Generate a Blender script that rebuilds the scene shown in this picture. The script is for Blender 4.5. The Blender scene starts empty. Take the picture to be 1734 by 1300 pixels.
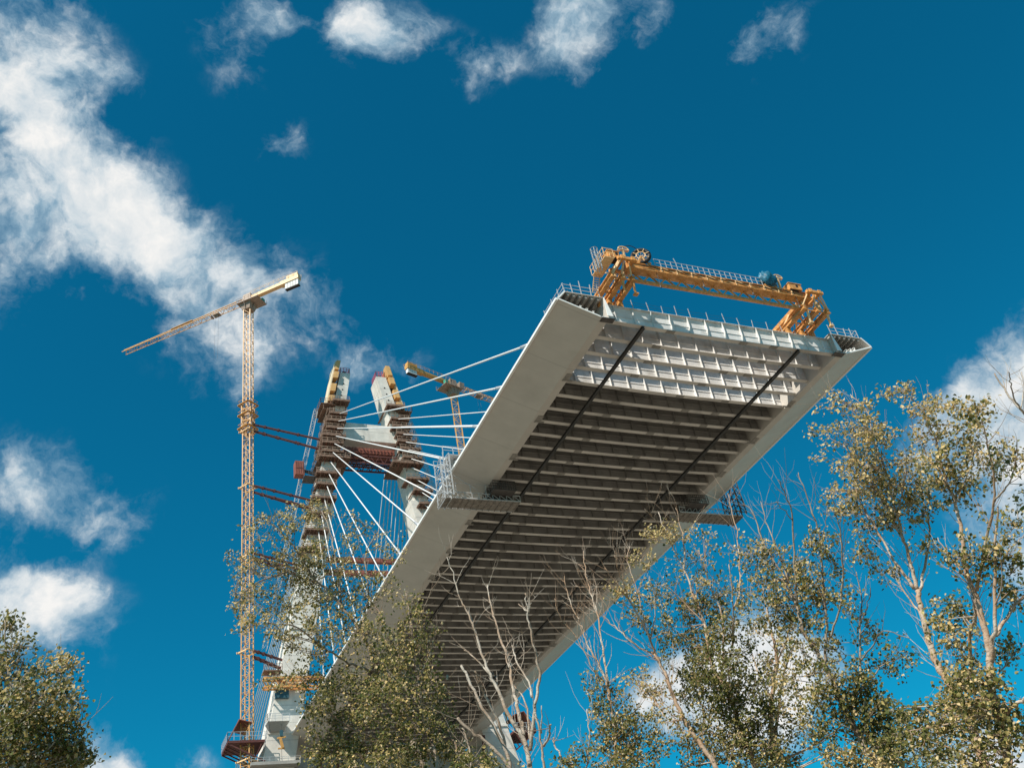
import bpy, math, random
from mathutils import Vector, Matrix
random.seed(7)
C = bpy.context.scene.collection
R3 = math.radians

# ------------------------------------------------------------------ camera
# world: x across the deck (0 = deck axis), y along the deck away from the viewer, z up from the lens height
GROUND = -1.7
CAM = Vector((-54.267, 0, 0)); FPX = 1643.4
yaw, pitch, roll = 0.49897, 0.62716, -0.19535
fw = Vector((math.sin(yaw)*math.cos(pitch), math.cos(yaw)*math.cos(pitch), math.sin(pitch)))
rt = Vector((math.cos(yaw), -math.sin(yaw), 0)); up = rt.cross(fw)
rt, up = rt*math.cos(roll)+up*math.sin(roll), up*math.cos(roll)-rt*math.sin(roll)
cd = bpy.data.cameras.new('camera'); cam = bpy.data.objects.new('camera', cd); C.objects.link(cam)
cd.sensor_width = 36; cd.lens = FPX*36/1734; cd.clip_end = 6000; cd.clip_start = .1
m = Matrix((rt, up, -fw)).transposed().to_4x4(); m.translation = CAM; cam.matrix_world = m
bpy.context.scene.camera = cam

def ray(px, py):
    return ((rt*((px-867)/FPX) - up*((py-650)/FPX) + fw)).normalized()
def at(px, py, hd):                                   # the point on a sight line at a horizontal distance from the viewer
    d = ray(px, py); return CAM + d*(hd/math.hypot(d.x, d.y))

# ------------------------------------------------------------------ sun, sky, exposure
SUN = Vector((-.58, -.33, .73)).normalized()
sl = bpy.data.lights.new('sun', 'SUN'); sl.energy = 5.0; sl.angle = R3(.5); sl.color = (1, .93, .82)
so = bpy.data.objects.new('sun', sl); C.objects.link(so); so.rotation_euler = SUN.to_track_quat('Z', 'Y').to_euler()
sc = bpy.context.scene
sc.view_settings.view_transform = 'Standard'; sc.view_settings.look = 'None'
sc.view_settings.exposure = 0.45; sc.view_settings.gamma = 1
sc.cycles.max_bounces = 6; sc.cycles.transparent_max_bounces = 8

SKY_STRENGTH = 0.078
w = bpy.data.worlds.new('World'); sc.world = w; w.use_nodes = True
nt = w.node_tree; N = nt.nodes; Lk = nt.links; N.clear()
def nd(tree, typ, **kw):
    n = tree.nodes.new(typ)
    for k, v in kw.items():
        setattr(n, k, v)
    return n
def setin(n, **kw):
    for k, v in kw.items(): n.inputs[k].default_value = v
def math_node(tree, op, a, b=None, clamp=False):
    n = nd(tree, 'ShaderNodeMath', operation=op, use_clamp=clamp)
    for i, x in enumerate((a, b)):
        if x is None: continue
        if isinstance(x, (int, float)): n.inputs[i].default_value = x
        else: tree.links.new(x, n.inputs[i])
    return n.outputs[0]
def maprange(tree, v, a, b, c=0, d=1, kind='SMOOTHSTEP'):
    n = nd(tree, 'ShaderNodeMapRange', interpolation_type=kind)
    tree.links.new(v, n.inputs[0])
    for i, x in enumerate((a, b, c, d)): n.inputs[i+1].default_value = x
    return n.outputs[0]
def mixc(tree, f, a, b, mode='MIX'):
    n = nd(tree, 'ShaderNodeMix', data_type='RGBA', blend_type=mode)
    if isinstance(f, (int, float)): n.inputs[0].default_value = f
    else: tree.links.new(f, n.inputs[0])
    for i, x in ((6, a), (7, b)):
        if isinstance(x, tuple): n.inputs[i].default_value = (*x[:3], 1)
        else: tree.links.new(x, n.inputs[i])
    return n.outputs[2]
def noise(tree, vec, scale, detail=5, rough=.55, out=0):
    n = nd(tree, 'ShaderNodeTexNoise'); setin(n, Scale=scale, Detail=detail, Roughness=rough)
    tree.links.new(vec, n.inputs['Vector']); return n.outputs[out]

sky = nd(nt, 'ShaderNodeTexSky', sky_type='NISHITA', sun_disc=False)
sky.sun_elevation = math.asin(SUN.z); sky.sun_rotation = math.atan2(SUN.x, SUN.y)
sky.air_density = 1.05; sky.dust_density = .3; sky.ozone_density = 2.5; sky.altitude = 200
tc = nd(nt, 'ShaderNodeTexCoord'); dirv = tc.outputs['Generated']
SKY_TINT = (.025, .83, .95)
skyc = mixc(nt, 1.0, sky.outputs[0], SKY_TINT, 'MULTIPLY')
# the cumulus of the day, each bank a spot of the sky (direction, spread, density)
BANKS = [  # pixel-free list is made from sight lines of the clouds: (x, y, spread, density)
 (20,60,90,.8),(60,130,95,1.0),(130,70,70,.8),(190,120,55,.9),(150,30,50,.6),(30,240,110,.85),(150,200,80,1.0),(70,330,110,.8),(180,300,95,1.3),(200,340,80,1.2),
 (250,370,80,1.1),(40,430,100,1.0),(190,400,100,1.0),(290,430,100,1.1),(380,450,90,1.0),(340,520,100,1.0),(430,490,70,.9),(500,510,90,.75),(560,530,60,.55),
 (430,560,110,.75),(370,610,80,.7),(380,680,60,.45),(210,570,60,.35),(-60,160,140,1.0),(-80,420,140,1.0),(-60,-40,140,.8),
 (390,10,60,.95),(440,0,60,.95),(475,30,40,.6),(400,80,55,.6),(430,110,45,.45),(385,140,35,.4),(570,40,60,.85),(620,50,70,.95),(690,50,55,.7),(600,90,60,.7),(800,120,60,.85),(870,95,45,.6),(770,90,45,.5),
 (965,60,60,1.1),(985,110,50,1.0),(975,30,60,.9),(970,10,70,.8),(1060,30,70,.7),(1110,45,50,.5),(1290,60,70,.85),(1250,80,55,.7),(1320,45,50,.6),(460,250,42,.95),(425,270,30,.8),(490,232,34,.9),(545,185,18,.3),
 (640,600,75,.95),(620,640,55,.75),(665,510,40,.7),(690,620,50,.7),(600,610,50,.6),
 (40,830,70,.85),(120,830,72,.95),(195,865,65,.95),(180,895,52,.85),(90,845,65,.8),(10,790,50,.5),(-40,840,90,.7),
 (20,1010,75,1.3),(80,1030,75,1.25),(140,1050,65,1.1),(50,1080,85,.9),(-60,1040,100,1.2),(130,1120,60,.5),(90,990,40,.8),
 (160,1280,65,1.6),(210,1300,60,1.5),(330,1312,50,1.3),(100,1320,90,1.2),
 (1734,560,55,1.0),(1705,620,65,.9),(1650,650,60,.75),(1720,690,90,1.0),(1760,760,90,1.3),(1750,860,85,1.4),(1740,930,80,1.4),(1590,690,70,.65),(1540,720,65,.6),(1600,760,70,.6),(1650,730,70,.7),
 (1290,1100,75,1.9),(1255,1060,60,1.7),(1310,1160,75,1.9),(1220,1130,70,1.6),(1180,1190,70,1.8),(1130,1190,60,1.5),(1350,1120,75,1.5),(1290,1210,75,1.4),(1220,1220,70,1.3),
 (1640,1305,80,1.8),(1720,1290,75,1.7),(1250,1270,45,.8),(1560,1310,60,.9),
]
wn = noise(nt, dirv, 7.0, 6, .6, 1)
wv = nd(nt, 'ShaderNodeVectorMath', operation='SUBTRACT'); Lk.new(wn, wv.inputs[0]); wv.inputs[1].default_value = (.5, .5, .5)
ws = nd(nt, 'ShaderNodeVectorMath', operation='MULTIPLY_ADD'); Lk.new(wv.outputs[0], ws.inputs[0]); ws.inputs[1].default_value = (.085,)*3; Lk.new(dirv, ws.inputs[2])
dens = None
for (px, py, r, k) in BANKS:
    d = ray(px, py)
    dn = nd(nt, 'ShaderNodeVectorMath', operation='DISTANCE'); Lk.new(ws.outputs[0], dn.inputs[0]); dn.inputs[1].default_value = d
    v = maprange(nt, dn.outputs['Value'], 0, 1.6*r/FPX, k*(.42 if py < 150 and px > 350 else .31 if px < 720 and py < 720 else .37), 0)
    dens = v if dens is None else math_node(nt, 'ADD', dens, v)
n1 = noise(nt, ws.outputs[0], 10.0, 10, .60)
so_ = nd(nt, 'ShaderNodeVectorMath', operation='ADD'); Lk.new(ws.outputs[0], so_.inputs[0]); so_.inputs[1].default_value = (-.012, -.004, .018)
n1s = noise(nt, so_.outputs[0], 10.0, 10, .60)
n2 = noise(nt, ws.outputs[0], 30.0, 10, .66)
cov = math_node(nt, 'ADD', dens, math_node(nt, 'MULTIPLY', math_node(nt, 'SUBTRACT', n1, .5), 2.5))
cov = math_node(nt, 'ADD', cov, math_node(nt, 'MULTIPLY', math_node(nt, 'SUBTRACT', n2, .5), 1.05))
gate = maprange(nt, dens, .02, .38)
alpha = math_node(nt, 'MULTIPLY', maprange(nt, cov, .16, 1.02), gate)
shade = math_node(nt, 'ADD', math_node(nt, 'MULTIPLY', maprange(nt, cov, .25, 1.45), .80), math_node(nt, 'MULTIPLY', math_node(nt, 'SUBTRACT', n1, n1s), 2.2), True)
CLOUD_LO, CLOUD_HI = (3.2, 4.7, 5.8), (8.7, 8.6, 8.4)
cloudc = mixc(nt, shade, CLOUD_LO, CLOUD_HI)
outc = mixc(nt, alpha, skyc, cloudc)
bg = nd(nt, 'ShaderNodeBackground'); Lk.new(outc, bg.inputs[0]); bg.inputs[1].default_value = SKY_STRENGTH
wo = nd(nt, 'ShaderNodeOutputWorld'); Lk.new(bg.outputs[0], wo.inputs[0])

# ------------------------------------------------------------------ helpers
class MB:
    def __init__(s): s.v = []; s.f = []; s.sm = False
    def hexa(s, p):                                    # 8 points: bottom ring of 4, top ring of 4
        b = len(s.v); s.v += [tuple(q) for q in p]
        for f in ((3,2,1,0),(4,5,6,7),(0,1,5,4),(1,2,6,5),(2,3,7,6),(3,0,4,7)): s.f.append(tuple(b+i for i in f))
        return s
    def box(s, x0, x1, y0, y1, z0, z1):
        return s.hexa([(x0,y0,z0),(x1,y0,z0),(x1,y1,z0),(x0,y1,z0),(x0,y0,z1),(x1,y0,z1),(x1,y1,z1),(x0,y1,z1)])
    def bar(s, p, q, a=.1, b=None, upv=(0,0,1)):
        p = Vector(p); q = Vector(q); b = a if b is None else b
        d = (q-p)
        if d.length < 1e-6: return s
        d.normalize(); u = Vector(upv)
        if abs(d.dot(u)) > .95: u = Vector((1,0,0)) if abs(d.x) < .9 else Vector((0,1,0))
        x = d.cross(u).normalized()*(a/2); y = x.normalized().cross(d).normalized()*(b/2)
        return s.hexa([p-x-y,p+x-y,p+x+y,p-x+y,q-x-y,q+x-y,q+x+y,q-x+y])
    def tube(s, pts, rad, n=6, cap=True):
        pts = [Vector(q) for q in pts]; k = len(pts)
        if isinstance(rad, (int, float)): rad = [rad]*k
        b = len(s.v); u = None
        for i in range(k):
            d = (pts[min(i+1,k-1)]-pts[max(i-1,0)])
            d = d.normalized() if d.length > 1e-9 else Vector((0,0,1))
            if u is None:
                u = Vector((1,0,0)) if abs(d.x) < .8 else Vector((0,1,0))
            u = (u - d*u.dot(d)).normalized(); v = d.cross(u)
            for j in range(n):
                a = 2*math.pi*j/n; s.v.append(tuple(pts[i]+(u*math.cos(a)+v*math.sin(a))*rad[i]))
        for i in range(k-1):
            for j in range(n):
                s.f.append((b+i*n+j, b+i*n+(j+1)%n, b+(i+1)*n+(j+1)%n, b+(i+1)*n+j))
        if cap:
            s.f.append(tuple(b+j for j in reversed(range(n)))); s.f.append(tuple(b+(k-1)*n+j for j in range(n)))
        return s
    def prism(s, prof, y0, y1):                        # closed x,z profile swept along y
        b = len(s.v); n = len(prof)
        s.v += [(x, y0, z) for x, z in prof]+[(x, y1, z) for x, z in prof]
        for i in range(n):
            j = (i+1) % n; s.f.append((b+i, b+j, b+n+j, b+n+i))
        s.f.append(tuple(b+i for i in reversed(range(n)))); s.f.append(tuple(b+n+i for i in range(n)))
        return s
    def lattice(s, p, q, wa, wb, bay, c=.12, br=.06, rot=0, upv=(0,0,1), style='x'):   # four-chord trussed mast between two points
        p = Vector(p); q = Vector(q); d = q-p; Ln = d.length; d.normalize()
        u = Vector(upv)
        if abs(d.dot(u)) > .95: u = Vector((0,1,0))
        x = d.cross(u).normalized(); y = x.cross(d).normalized()
        x, y = x*math.cos(rot)+y*math.sin(rot), y*math.cos(rot)-x*math.sin(rot)
        co = [x*(wa/2)*i+y*(wb/2)*j for i, j in ((-1,-1),(1,-1),(1,1),(-1,1))]
        for o in co: s.bar(p+o, q+o, c, c, y)
        k = max(1, round(Ln/bay))
        for i in range(k):
            a = p+d*(Ln*i/k); e = p+d*(Ln*(i+1)/k)
            for f in range(4):
                o1, o2 = co[f], co[(f+1) % 4]
                if i % 2 == f % 2: s.bar(a+o1, e+o2, br)
                else: s.bar(a+o2, e+o1, br)
                s.bar(a+o1, a+o2, br)
        return s
    def rail(s, a, b, h=1.1, step=2.0, r=.05, bars=(.5,1.0), upv=Vector((0,0,1))):
        a = Vector(a); b = Vector(b); k = max(1, round((b-a).length/step))
        for i in range(k+1):
            q = a.lerp(b, i/k); s.bar(q, q+upv*h, r)
        for f in bars: s.bar(a+upv*h*f, b+upv*h*f, r*.8)
        return s
ORG = {}
def link(name, mb, mat, parent, origin):
    o = Vector(origin); me = bpy.data.meshes.new(name)
    me.from_pydata([(x-o.x, y-o.y, z-o.z) for x, y, z in mb.v], [], mb.f); me.materials.append(mat)
    if mb.sm: me.polygons.foreach_set('use_smooth', [True]*len(me.polygons))
    me.update()
    ob = bpy.data.objects.new(name, me); C.objects.link(ob)
    if parent is None: ob.location = o
    else: ob.parent = parent
    ORG[ob.name] = o
    return ob
def part(name, mb, mat, parent, label=None):
    o = link(name, mb, mat, parent, ORG[parent.name])
    if label: o['label'] = label
    return o
def tag(o, label, cat, group=None):
    o['label'] = label; o['category'] = cat
    if group: o['group'] = group
    return o
def thing(name, loc, label, cat, group=None):
    o = bpy.data.objects.new(name, None); o.empty_display_size = .3; C.objects.link(o); o.location = loc
    ORG[o.name] = Vector(loc); return tag(o, label, cat, group)
def solo(name, mb, mat, loc, label, cat, group=None):
    return tag(link(name, mb, mat, None, loc), label, cat, group)
ORD = ['topmost','second','third','fourth','fifth','sixth','seventh','eighth','ninth','tenth','eleventh','twelfth','thirteenth','fourteenth','fifteenth']

# ------------------------------------------------------------------ materials
def mat(name, base, rough=.6, metal=0, var=.18, scale=3.0, dirt=None, dscale=.35, streak=False, spec=.4, bump=0):
    M = bpy.data.materials.new(name); M.use_nodes = True; t = M.node_tree; bs = t.nodes['Principled BSDF']
    tcn = nd(t, 'ShaderNodeTexCoord'); vec = tcn.outputs['Object']
    a = noise(t, vec, scale, 6, .6)
    lo = tuple(c*(1-var) for c in base); hi = tuple(min(1, c*(1+var)) for c in base)
    col = mixc(t, maprange(t, a, .3, .7), lo, hi)
    if dirt:
        v2 = vec
        if streak:
            mp = nd(t, 'ShaderNodeMapping'); mp.inputs['Scale'].default_value = (1, 1, .12); t.links.new(vec, mp.inputs[0]); v2 = mp.outputs[0]
        b = noise(t, v2, dscale, 8, .65)
        col = mixc(t, maprange(t, b, .48, .75, 0, .75), col, dirt)
    t.links.new(col, bs.inputs['Base Color']); bs.inputs['Roughness'].default_value = rough; bs.inputs['Metallic'].default_value = metal
    bs.inputs['Specular IOR Level'].default_value = spec
    if bump:
        bp = nd(t, 'ShaderNodeBump'); bp.inputs['Strength'].default_value = bump; bp.inputs['Distance'].default_value = .02
        t.links.new(noise(t, vec, scale*6, 5, .6), bp.inputs['Height']); t.links.new(bp.outputs[0], bs.inputs['Normal'])
    return M
def seam(M, axis, period, width, col, offset=0.0, strength=.6):   # thin joint lines every so many metres along one axis
    t = M.node_tree; bs = t.nodes['Principled BSDF']; src = bs.inputs['Base Color'].links[0].from_socket
    tcn = nd(t, 'ShaderNodeTexCoord'); sp = nd(t, 'ShaderNodeSeparateXYZ'); t.links.new(tcn.outputs['Object'], sp.inputs[0])
    v = math_node(t, 'FRACT', math_node(t, 'DIVIDE', math_node(t, 'ADD', sp.outputs[axis], offset), period))
    f = math_node(t, 'MULTIPLY', math_node(t, 'LESS_THAN', v, width/period), strength)
    t.links.new(mixc(t, f, src, col), bs.inputs['Base Color']); return M
STEEL = seam(seam(mat('painted_deck_steel', (.53,.495,.45), .5, 0, .04, .5, (.44,.41,.37), .22), 1, 7.0, .07, (.27,.25,.23), .3, .5), 1, 1.75, .03, (.36,.34,.32), .1, .3)
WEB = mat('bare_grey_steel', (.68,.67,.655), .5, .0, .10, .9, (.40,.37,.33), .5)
FLANGE = mat('flange_steel', (.58,.54,.495), .55, 0, .12, .22, (.25,.23,.21), .2)
WHITE = mat('white_steel_lit_edge', (.78,.78,.76), .5, 0, .04, 2)  # white also stands in for sunlight on the plate edges
WEBD = mat('shaded_web_steel', (.29,.272,.255), .6, 0, .14, .5, (.17,.155,.145), .3)  # darker copy of the web steel; shade under the slab put into the colour
DECKC = mat('deck_slab_concrete', (.20,.185,.165), .85, 0, .15, 1.2)
SPL = mat('bolted_plate_steel', (.26,.24,.215), .7, 0, .2, 3)
RAIL = mat('dark_rail_steel', (.05,.048,.045), .55, .2, .2, 2)
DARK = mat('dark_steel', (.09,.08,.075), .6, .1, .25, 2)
CONC = seam(mat('pylon_concrete', (.66,.625,.57), .85, 0, .10, .8, (.45,.42,.38), .35, True, .25, .15), 2, 3.0, .09, (.30,.29,.27), .4, .7)
CONCD = mat('weathered_concrete', (.34,.33,.31), .9, 0, .15, .7, (.22,.21,.2), .3)
YEL = mat('crane_yellow_paint', (.56,.30,.09), .45, 0, .12, 2.5, (.40,.19,.06), 1.2)
ORG_P = mat('orange_crane_paint', (.63,.295,.09), .5, 0, .22, 2.5, (.24,.10,.045), 1.6)
CREAM = mat('sunlit_crane_paint', (.72,.47,.24), .45, 0, .12, 2.5)  # paler copy of the crane paint, sunlit highlights put into the colour
FORM = mat('yellow_formwork_panel', (.62,.36,.14), .6, 0, .14, 1.6, (.45,.27,.1), .8)
PLY = mat('plywood_sheet', (.62,.52,.36), .7, 0, .1, 1.2)
RUST = mat('oxide_red_steel', (.11,.038,.032), .7, .1, .25, 2.0)
RUSTL = mat('orange_red_steel', (.25,.085,.058), .65, .05, .22, 1.5)
RED = mat('red_safety_steel', (.5,.08,.10), .5, 0, .1, 3)
TIMBER = mat('scaffold_timber', (.20,.125,.09), .85, 0, .35, 1.5, (.10,.06,.045), .9)
TIMBL = mat('scaffold_plank', (.27,.19,.14), .8, 0, .4, .8)
MESHD = mat('grey_mesh_decking', (.23,.205,.18), .8, 0, .35, 2)
GALV = mat('galvanised_tube', (.52,.52,.52), .45, .3, .12, 4)
CABLE = mat('white_cable_sheath', (.70,.70,.69), .45, 0, .03, .5)
CABLEF = mat('grey_cable_sheath', (.55,.57,.59), .5, 0, .05, .5)
WEIGHT = mat('counterweight_concrete', (.66,.66,.64), .8, 0, .08, 1)
BLACK = mat('black_rubber', (.018,.018,.02), .6, 0, .2, 3)
TEAL = mat('teal_tarpaulin', (.010,.115,.19), .5, 0, .5, 4, (.004,.04,.07), 2.5, False, .4, .5)
GREEN = mat('green_winch_paint', (.03,.28,.20), .5, 0, .15, 3)
CABIN = mat('cabin_grey_panel', (.30,.22,.17), .5, 0, .15, 1.5)
BLUE = mat('blue_machine_paint', (.03,.085,.11), .5, 0, .15, 2)
GND = mat('dry_grass_ground', (.20,.175,.138), .95, 0, .3, .06, (.13,.12,.08), .02)

def bark_mat(name, pale, tan, f0=.45, f1=.62):
    M = bpy.data.materials.new(name); M.use_nodes = True; t = M.node_tree; bs = t.nodes['Principled BSDF']
    tcn = nd(t, 'ShaderNodeTexCoord'); vec = tcn.outputs['Object']
    mp = nd(t, 'ShaderNodeMapping'); mp.inputs['Scale'].default_value = (.8,.8,2.6); t.links.new(vec, mp.inputs[0])
    col = mixc(t, maprange(t, noise(t, vec, 1.1, 4, .6), f0, f1), pale, tan)
    col = mixc(t, maprange(t, noise(t, mp.outputs[0], 7, 6, .75), .50, .66, 0, .85), col, (.11,.075,.05))
    t.links.new(col, bs.inputs['Base Color']); bs.inputs['Roughness'].default_value = .85
    bp = nd(t, 'ShaderNodeBump'); bp.inputs['Strength'].default_value = .6; bp.inputs['Distance'].default_value = .02
    t.links.new(noise(t, mp.outputs[0], 14, 5, .7), bp.inputs['Height']); t.links.new(bp.outputs[0], bs.inputs['Normal'])
    return M
BARK = bark_mat('pale_poplar_bark', (.50,.42,.34), (.37,.235,.145), .36, .56)
BARKD = bark_mat('grey_brown_bark', (.30,.24,.18), (.17,.115,.075))
BARKW = bark_mat('dead_bleached_wood', (.44,.385,.32), (.29,.205,.14), .42, .60)
def leaf_mat():
    M = bpy.data.materials.new('poplar_leaf'); M.use_nodes = True; t = M.node_tree; bs = t.nodes['Principled BSDF']
    at_ = nd(t, 'ShaderNodeAttribute', attribute_name='leaf_colour')
    t.links.new(at_.outputs['Color'], bs.inputs['Base Color']); bs.inputs['Roughness'].default_value = .6
    bs.inputs['Specular IOR Level'].default_value = .22
    tr = nd(t, 'ShaderNodeBsdfTranslucent'); t.links.new(at_.outputs['Color'], tr.inputs[0])
    mx = nd(t, 'ShaderNodeMixShader'); mx.inputs[0].default_value = .42
    t.links.new(bs.outputs[0], mx.inputs[1]); t.links.new(tr.outputs[0], mx.inputs[2])
    t.links.new(mx.outputs[0], t.nodes['Material Output'].inputs[0]); return M
LEAF = leaf_mat()

# ------------------------------------------------------------------ ground
g = MB(); g.v = [(-2500,-2500,GROUND),(2500,-2500,GROUND),(2500,2500,GROUND),(-2500,2500,GROUND)]; g.f = [(0,1,2,3)]
go = link('ground', g, GND, None, (0,0,GROUND)); go['kind'] = 'structure'

# ------------------------------------------------------------------ bridge deck
Y0, Y1 = 55.2, 226.0
deck = thing('bridge_deck', (0,168,54.35), 'unfinished pale grey steel bridge deck cantilevering out overhead, its near end still open', 'bridge deck')
TIP, TZ, BX, BZ, IX, TOPZ = 18.0, 55.9, 13.92, 54.42, 13.10, 57.0
def mir(s, prof): return [(s*x, z) for x, z in prof]
for s in (-1, 1):
    b = MB()
    b.prism(mir(s, [(TIP,TZ),(BX,BZ),(IX,BZ),(IX,BZ+.07),(BX+.02,BZ+.08),(TIP-.14,TZ+.03)]), Y0, Y1)          # sloping soffit and flat strip
    b.prism(mir(s, [(TIP+.002,TZ+.004),(17.1,TOPZ),(16.98,TOPZ-.06),(TIP-.14,TZ+.034)]), Y0-.002, Y1)         # nose plate
    b.prism(mir(s, [(17.1-.03,TOPZ-.002),(IX-.1,TOPZ-.002),(IX-.1,TOPZ-.07),(16.95,TOPZ-.07)]), Y0+.01, Y1)         # top plate
    b.prism(mir(s, [(IX,BZ+.072),(IX+.06,BZ+.072),(IX+.06,TOPZ-.072),(IX,TOPZ-.072)]), Y0+.02, Y1)            # inner web
    eb = part('edge_box', b, STEEL, deck)
    r = MB()                                            # trough ribs under the top plate
    x = 13.5
    while x < 16.6:
        r.prism(mir(s, [(x,TOPZ-.075),(x+.1,TOPZ-.42),(x+.26,TOPZ-.42),(x+.36,TOPZ-.075)]), Y0+.1, Y0+9); x += .62
    part('trough_rib', r, SPL, eb)  # dark tone carries the shadow inside the open box end
    r = MB()
    for x in (14.5, 15.1, 15.7):
        zb = BZ+.08+(x-BX)/(TIP-BX)*(TZ-BZ)
        r.prism(mir(s, [(x,zb),(x+.03,zb),(x+.03,zb+.42),(x,zb+.42)]), Y0+.1, Y0+9)
        r.prism(mir(s, [(x-.1,zb+.42),(x+.13,zb+.42),(x+.13,zb+.45),(x-.1,zb+.45)]), Y0+.1, Y0+9)
    part('soffit_rib', r, WHITE, eb)
    r = MB(); r.prism(mir(s, [(TIP-.2,TZ),(BX,BZ+.09),(IX+.07,BZ+.09),(IX+.07,TOPZ-.08),(16.9,TOPZ-.08)]), Y0+3.0, Y0+3.05)
    part('diaphragm', r, DARK, eb)  # dark colour stands in for the shade deeper in the box
    r = MB()                                            # plate edges at the open end, their sunlight put into the white
    r.bar((s*TIP,Y0-.03,TZ),(s*BX,Y0-.03,BZ+.03), .06,.13); r.bar((s*TIP,Y0-.03,TZ+.03),(s*17.08,Y0-.03,TOPZ-.03), .06,.15)
    r.bar((s*(BX+.1),Y0-.03,BZ+.05),(s*(IX-.35),Y0-.03,BZ+.03), .06,.1)
    r.hexa([(s*(IX+.3),Y0-.25,BZ+.1),(s*(IX-.3),Y0-.25,BZ+.1),(s*(IX-.3),Y0-.2,BZ+.1),(s*(IX+.3),Y0-.2,BZ+.1),(s*(IX+.06),Y0-.05,TOPZ-.1),(s*(IX-.02),Y0-.05,TOPZ-.1),(s*(IX-.02),Y0,TOPZ-.1),(s*(IX+.06),Y0,TOPZ-.1)])
    part('end_flange', r, WHITE, eb)
    r = MB(); r.bar((s*(TIP+.05),Y0+.05,TZ+.05),(s*(TIP+.07),Y1,TZ+.07), .24,.26)
    part('lit_nose_edge', r, WHITE, eb)  # white bar along the nose, standing in for its sunlit edge
    r = MB(); r.box(*sorted((s*(IX-.55),s*(BX-.05))), Y0-.1, Y0+.55, BZ-.05, BZ-.003)
    part('splice_plate', r, DARK, eb)
    y = Y0+9.2
    while y < 172:                                      # bolted splices on the flat strip, one per segment
        r = MB(); r.box(*sorted((s*(IX-.5),s*(IX+.55))), y-.1, y+.12, BZ-.07, BZ-.003); r.box(*sorted((s*(IX-.1),s*(IX+.52))), y-1.0, y-.14, BZ-.05, BZ-.003)
        
        part('splice_plate', r, SPL, eb); y += 7.0
def beam(y, k):
    zs = lambda x: 54.75-.20*(1-(x/IX)**2)              # soffit line, lowest on the axis
    b = MB(); n = 10; xs = [-IX+.03+(2*IX-.06)*i/n for i in range(n+1)]
    for a, c in zip(xs, xs[1:]):
        za, zc = zs(a), zs(c)
        b.hexa([(a,y-.02,za),(c,y-.02,zc),(c,y+.02,zc),(a,y+.02,za),(a,y-.02,56.56),(c,y-.02,56.56),(c,y+.02,56.56),(a,y+.02,56.56)])
    b.box(-IX+.03, IX-.03, y-(.45 if k else .26), y+.45, 56.56, 56.60)
    x = -12.0
    for i in range(13):                                 # stiffeners on the near face
        b.hexa([(x-.02,y-.24,zs(x)+.002),(x+.02,y-.24,zs(x)+.002),(x+.02,y-.021,zs(x)+.002),(x-.02,y-.021,zs(x)+.002),(x-.02,y-.28,56.55),(x+.02,y-.28,56.55),(x+.02,y-.021,56.55),(x-.02,y-.021,56.55)])
        x += 2.0
    b.box(-IX+.1, IX-.1, y-(.16 if k > 4 else .075), y-.021, 55.42, 55.45)
    if k > 4: b.box(-IX+.1, IX-.1, y-.14, y-.021, 55.98, 56.01)
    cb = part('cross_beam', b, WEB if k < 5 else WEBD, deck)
    f = MB()
    for a, c in zip(xs, xs[1:]):
        za, zc = zs(a), zs(c)
        f.hexa([(a,y-.23,za-.05),(c,y-.23,zc-.05),(c,y+.23,zc-.05),(a,y+.23,za-.05),(a,y-.23,za-.002),(c,y-.23,zc-.002),(c,y+.23,zc-.002),(a,y+.23,za-.002)])
    n0 = len(f.f); rr = random.Random(k)                # bolted field splices, a second material on the same plate
    for xq in (-6.4+rr.uniform(-.2,.2), 1.2+rr.uniform(-1.5,1.5), 5.6+rr.uniform(-.2,.2)):
        f.box(xq-.45, xq+.45, y-.24, y+.24, zs(xq)-.085, zs(xq)-.051)
    fo = part('bottom_flange', f, FLANGE, cb); fo.data.materials.append(SPL)
    for p in fo.data.polygons[n0:]: p.material_index = 1
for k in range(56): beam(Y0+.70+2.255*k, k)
b = MB(); b.box(-IX+.005, IX-.005, Y0+.70+2.255*4+.20, Y1, 56.61, 56.86)
part('deck_slab', b, DECKC, deck)
b = MB(); b.box(-IX+.6, 11.0, Y0+2.15, Y0+.70+2.255*1-.2, 56.61, 56.72)
part('shade_panel', b, TIMBL, deck)  # added panel, sized to shade the web of the second cross beam
for x in (-9.30, 8.49):
    b = MB(); b.box(x-.15, x+.15, Y0+.5, 186, 54.30, 54.34); b.box(x-.03, x+.03, Y0+.5, 186, 54.34, 54.53); b.box(x-.15, x+.15, Y0+.5, 186, 54.53, 54.56)
    part('inspection_rail', b, RAIL, deck)

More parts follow.
